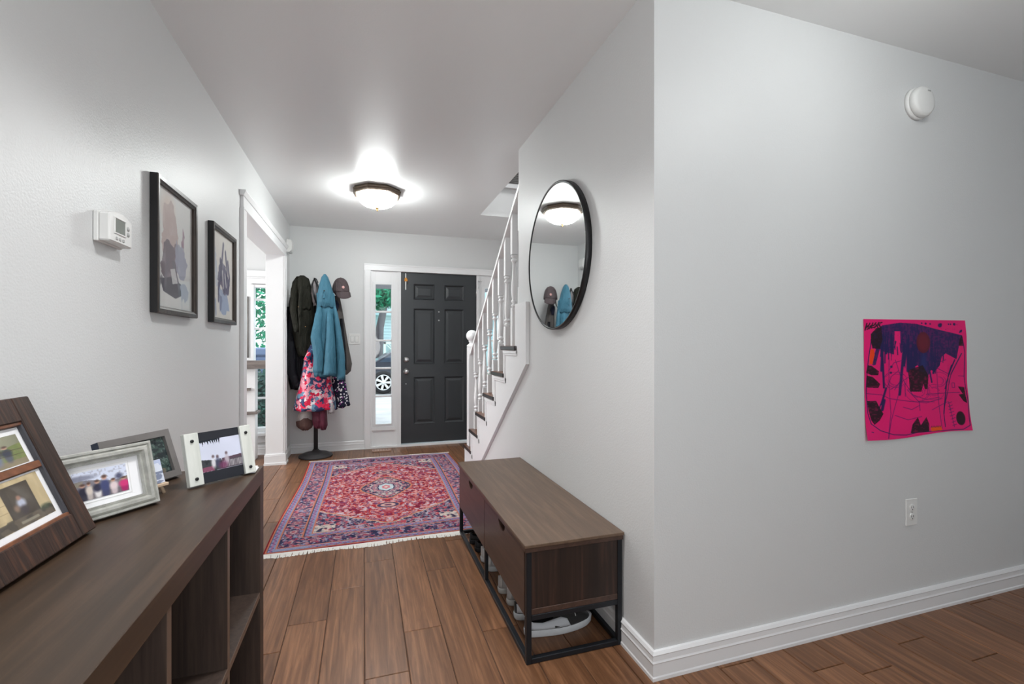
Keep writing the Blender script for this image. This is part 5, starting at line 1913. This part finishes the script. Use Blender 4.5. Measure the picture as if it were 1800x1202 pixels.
# ================================================================== OUTSIDE
asph = mat('pale_driveway', (168, 170, 170), .9, var=.22, vscale=1.2, bump=.3)
struct(box('ground', -14, 14, 5.62, 40, -.36, -.30, asph), 'pale sunlit driveway and street outside the door')
t = thing('lawn', 'strip of grass across the street outside the sidelight', 'grass', (0, 20, -.3), kind='structure')
box('turf', -14, 14, 17.2, 40, -.30, -.16, mat('lawn_green', (74, 150, 96), .95, var=.3, vscale=3), t)
box('kerb', -14, 14, 17.0, 17.2, -.30, -.14, M['plastic2'], t)
box('trim_4', -2.2, 2.6, 6.95, 7.05, 1.985, 2.30, mat('porch_beam', (110, 110, 112), .7))
struct(bpy.data.objects['trim_4'], 'grey porch beam above the sidelight')
# parked dark car seen through the sidelight
CARP = mat('dark_car_paint', (40, 46, 58), .25, coat=.6)
TYRE = mat('tyre_rubber', (30, 30, 32), .8)
t = thing('parked_car', 'dark car parked outside, its front wheel visible through the left sidelight', 'car', (1.6, 14.6, -.3))
gz = -.3
prof = [(-.55, .28), (-.60, .55), (-.52, .80), (.25, .92), (.95, 1.36), (2.4, 1.40), (3.3, 1.0), (3.75, .92), (3.8, .35), (3.5, .26), (2.9, .26), (2.85, .50), (2.2, .50), (2.15, .26), (.95, .26), (.92, .52), (.22, .52), (.18, .26)]
b = B().prism([(x - .02, gz + z) for x, z in prof], 'y', 14.35, 16.0)
o = b.obj('car_body', CARP, t, .03)
o.modifiers.new('tri', 'TRIANGULATE')
b = B().prism([(.42, gz + .95), (1.0, gz + 1.31), (2.3, gz + 1.34), (3.0, gz + .98)], 'y', 14.34, 16.01)
b.obj('side_window', mat('car_glass', (60, 74, 90), .05), t)
box('side_stripe', -.5, 3.7, 14.335, 14.36, gz + .74, gz + .78, M['plastic'], t)
for cxw in (.555, 2.5):
    wv = B().lathe([(.16, 14.50), (.33, 14.48), (.345, 14.42), (.335, 14.32), (.25, 14.30), (.235, 14.34)], (cxw, 0, gz + .345), 28, 'y').obj('wheel', TYRE, t)
    b = B().lathe([(.235, 14.36), (.235, 14.31), (.215, 14.30), (.205, 14.34)], (cxw, 0, gz + .345), 28, 'y')
    b.lathe([(.06, 14.35), (.06, 14.30), (.02, 14.29)], (cxw, 0, gz + .345), 14, 'y')
    for i in range(7):
        a = 2 * PI * i / 7
        u, v = Vector((math.cos(a), 0, math.sin(a))), Vector((-math.sin(a), 0, math.cos(a)))
        c0 = Vector((cxw, 14.31, gz + .345))
        q = [c0 + u * .05 - v * .025, c0 + u * .21 - v * .038, c0 + u * .21 + v * .038, c0 + u * .05 + v * .025]
        b.add([tuple(p) for p in q] + [tuple(p + Vector((0, .03, 0))) for p in q], [(0, 1, 2, 3), (7, 6, 5, 4), (0, 4, 5, 1), (1, 5, 6, 2), (2, 6, 7, 3), (3, 7, 4, 0)])
    b.obj('rim', M['plastic'], wv)
# house across the street
t = thing('house', 'pale blue-grey house with white lattice across the street', 'house', (2.5, 22, 0))
hs = mat('pale_blue_siding', (178, 204, 214), .8)
bb = B()
bb.box(-1.2, 8, 22, 27, -.2, 2.5)
bb.prism([(-1.6, 2.5), (8.4, 2.5), (3.4, 4.6)], 'y', 21.7, 27.2)
bb.obj('wall', hs, t)
for i in range(9):
    box('siding_board', -1.22, 8.0, 21.96, 22.0, 1.35 + .14 * i, 1.47 + .14 * i, hs, t)
b = B()
wl = M['plastic']
for i in range(30):
    for sgn in (1, -1):
        x = .95 + .13 * i - 1.2
        p0, p1 = Vector((x, 21.80 + .02 * sgn, -.1)), Vector((x + 1.3 * sgn, 21.80 + .02 * sgn, 1.2))
        if min(p0.x, p1.x) < .92 or max(p0.x, p1.x) > 4.2:
            continue
        b.add([(p0.x, p0.y, p0.z), (p0.x + .05, p0.y, p0.z), (p1.x + .05, p1.y, p1.z), (p1.x, p1.y, p1.z), (p0.x, p0.y + .015, p0.z), (p0.x + .05, p0.y + .015, p0.z), (p1.x + .05, p1.y + .015, p1.z), (p1.x, p1.y + .015, p1.z)],
              [(0, 1, 2, 3), (7, 6, 5, 4), (0, 4, 5, 1), (1, 5, 6, 2), (2, 6, 7, 3), (3, 7, 4, 0)])
b.box(.85, .95, 21.76, 21.84, -.2, 1.3).box(.85, 4.3, 21.76, 21.84, 1.2, 1.3)
b.obj('lattice', wl, t)


def foliage(b, rs, c, r, n, s):
    for _ in range(n):
        d = Vector((rs.gauss(0, 1), rs.gauss(0, 1), rs.gauss(0, 1))).normalized() * (rs.random() ** .45)
        p = Vector(c) + Vector((d.x * r[0], d.y * r[1], d.z * r[2]))
        u = Vector((rs.gauss(0, 1), rs.gauss(0, 1), rs.gauss(0, .6))).normalized() * s * rs.uniform(.6, 1.3)
        v = u.orthogonal().normalized() * u.length * .55
        b.add([p - u, p + v, p + u, p - v], [(0, 1, 2, 3)])


LEAF = mat('leaf_green', (40, 150, 110), .6, var=.45, vscale=9)
LEAFD = mat('leaf_dark', (42, 84, 72), .6, var=.4, vscale=9)
BARK = mat('grey_bark', (70, 66, 72), .9, var=.3, vscale=12, bump=.5)
rs = random.Random(11)
t = thing('street_tree', 'tree with a dark leaning trunk and green crown beyond the parked car', 'tree', (.55, 17.8, -.16))
b = B().tube([(.50, 17.8, -.17), (.53, 17.8, .8), (.56, 17.75, 1.8), (.72, 17.7, 2.6), (.8, 17.6, 3.6)], [.19, .15, .14, .12, .09], 12)
b.obj('trunk', BARK, t)
b = B()
for c, r in (((.7, 17.5, 3.6), (2.6, 1.6, 1.1)), ((-.8, 17.6, 4.0), (2.0, 1.4, 1.2)), ((2.4, 17.4, 3.9), (1.8, 1.4, 1.0)), ((.6, 17.0, 2.95), (1.0, .8, .55))):
    foliage(b, rs, c, r, 900, .13)
o = b.obj('crown', LEAF, t)
o['kind'] = 'stuff'
for nm, lab, c, r, n, m_, tr in (('garden_shrub', 'bright green leafy shrub at the foot of the tree', (1.3, 16.6, .25), (1.2, .35, .42), 900, LEAF, .2),
                                 ('leafy_bush', 'bright green bush outside the narrow left room window', (-2.3, 9.6, 2.3), (1.6, .9, 1.55), 5200, LEAF, 1.0),
                                 ('dark_shrub', 'dark green shrub low outside the narrow left room window', (-1.55, 7.25, .25), (.75, .45, .66), 3200, LEAFD, .3)):
    t = thing(nm, lab, 'shrub', (c[0], c[1], -.3))
    b = B()
    foliage(b, rs, c, r, n, .06 if c[1] < 12 else .09)
    b.obj('leaves', m_, t)['kind'] = 'stuff'
    b = B()
    for i in range(4):
        b.tube([(c[0] + .05 * i - .1, c[1], -.31), (c[0] + .12 * i - .2, c[1] + .03 * i, tr), (c[0] + .25 * i - .35, c[1] + .05 * i, c[2])], [.025, .02, .01], 6)
    b.obj('stem', BARK, t)
t = thing('recycling_bin', 'blue recycling bin outside the narrow left room window', 'bin', (-1.75, 8.2, -.3))
BL = mat('blue_bin_plastic', (112, 130, 164), .6)
b = B().prism([(-2.0, -.3), (-1.45, -.3), (-1.38, 1.0), (-2.07, 1.0)], 'y', 7.95, 8.5)
b.obj('bin_body', BL, t, .03)
B().prism([(-2.09, 1.0), (-1.36, 1.0), (-1.38, 1.12), (-2.07, 1.12)], 'y', 7.92, 8.55).obj('lid', BL, t, .02)
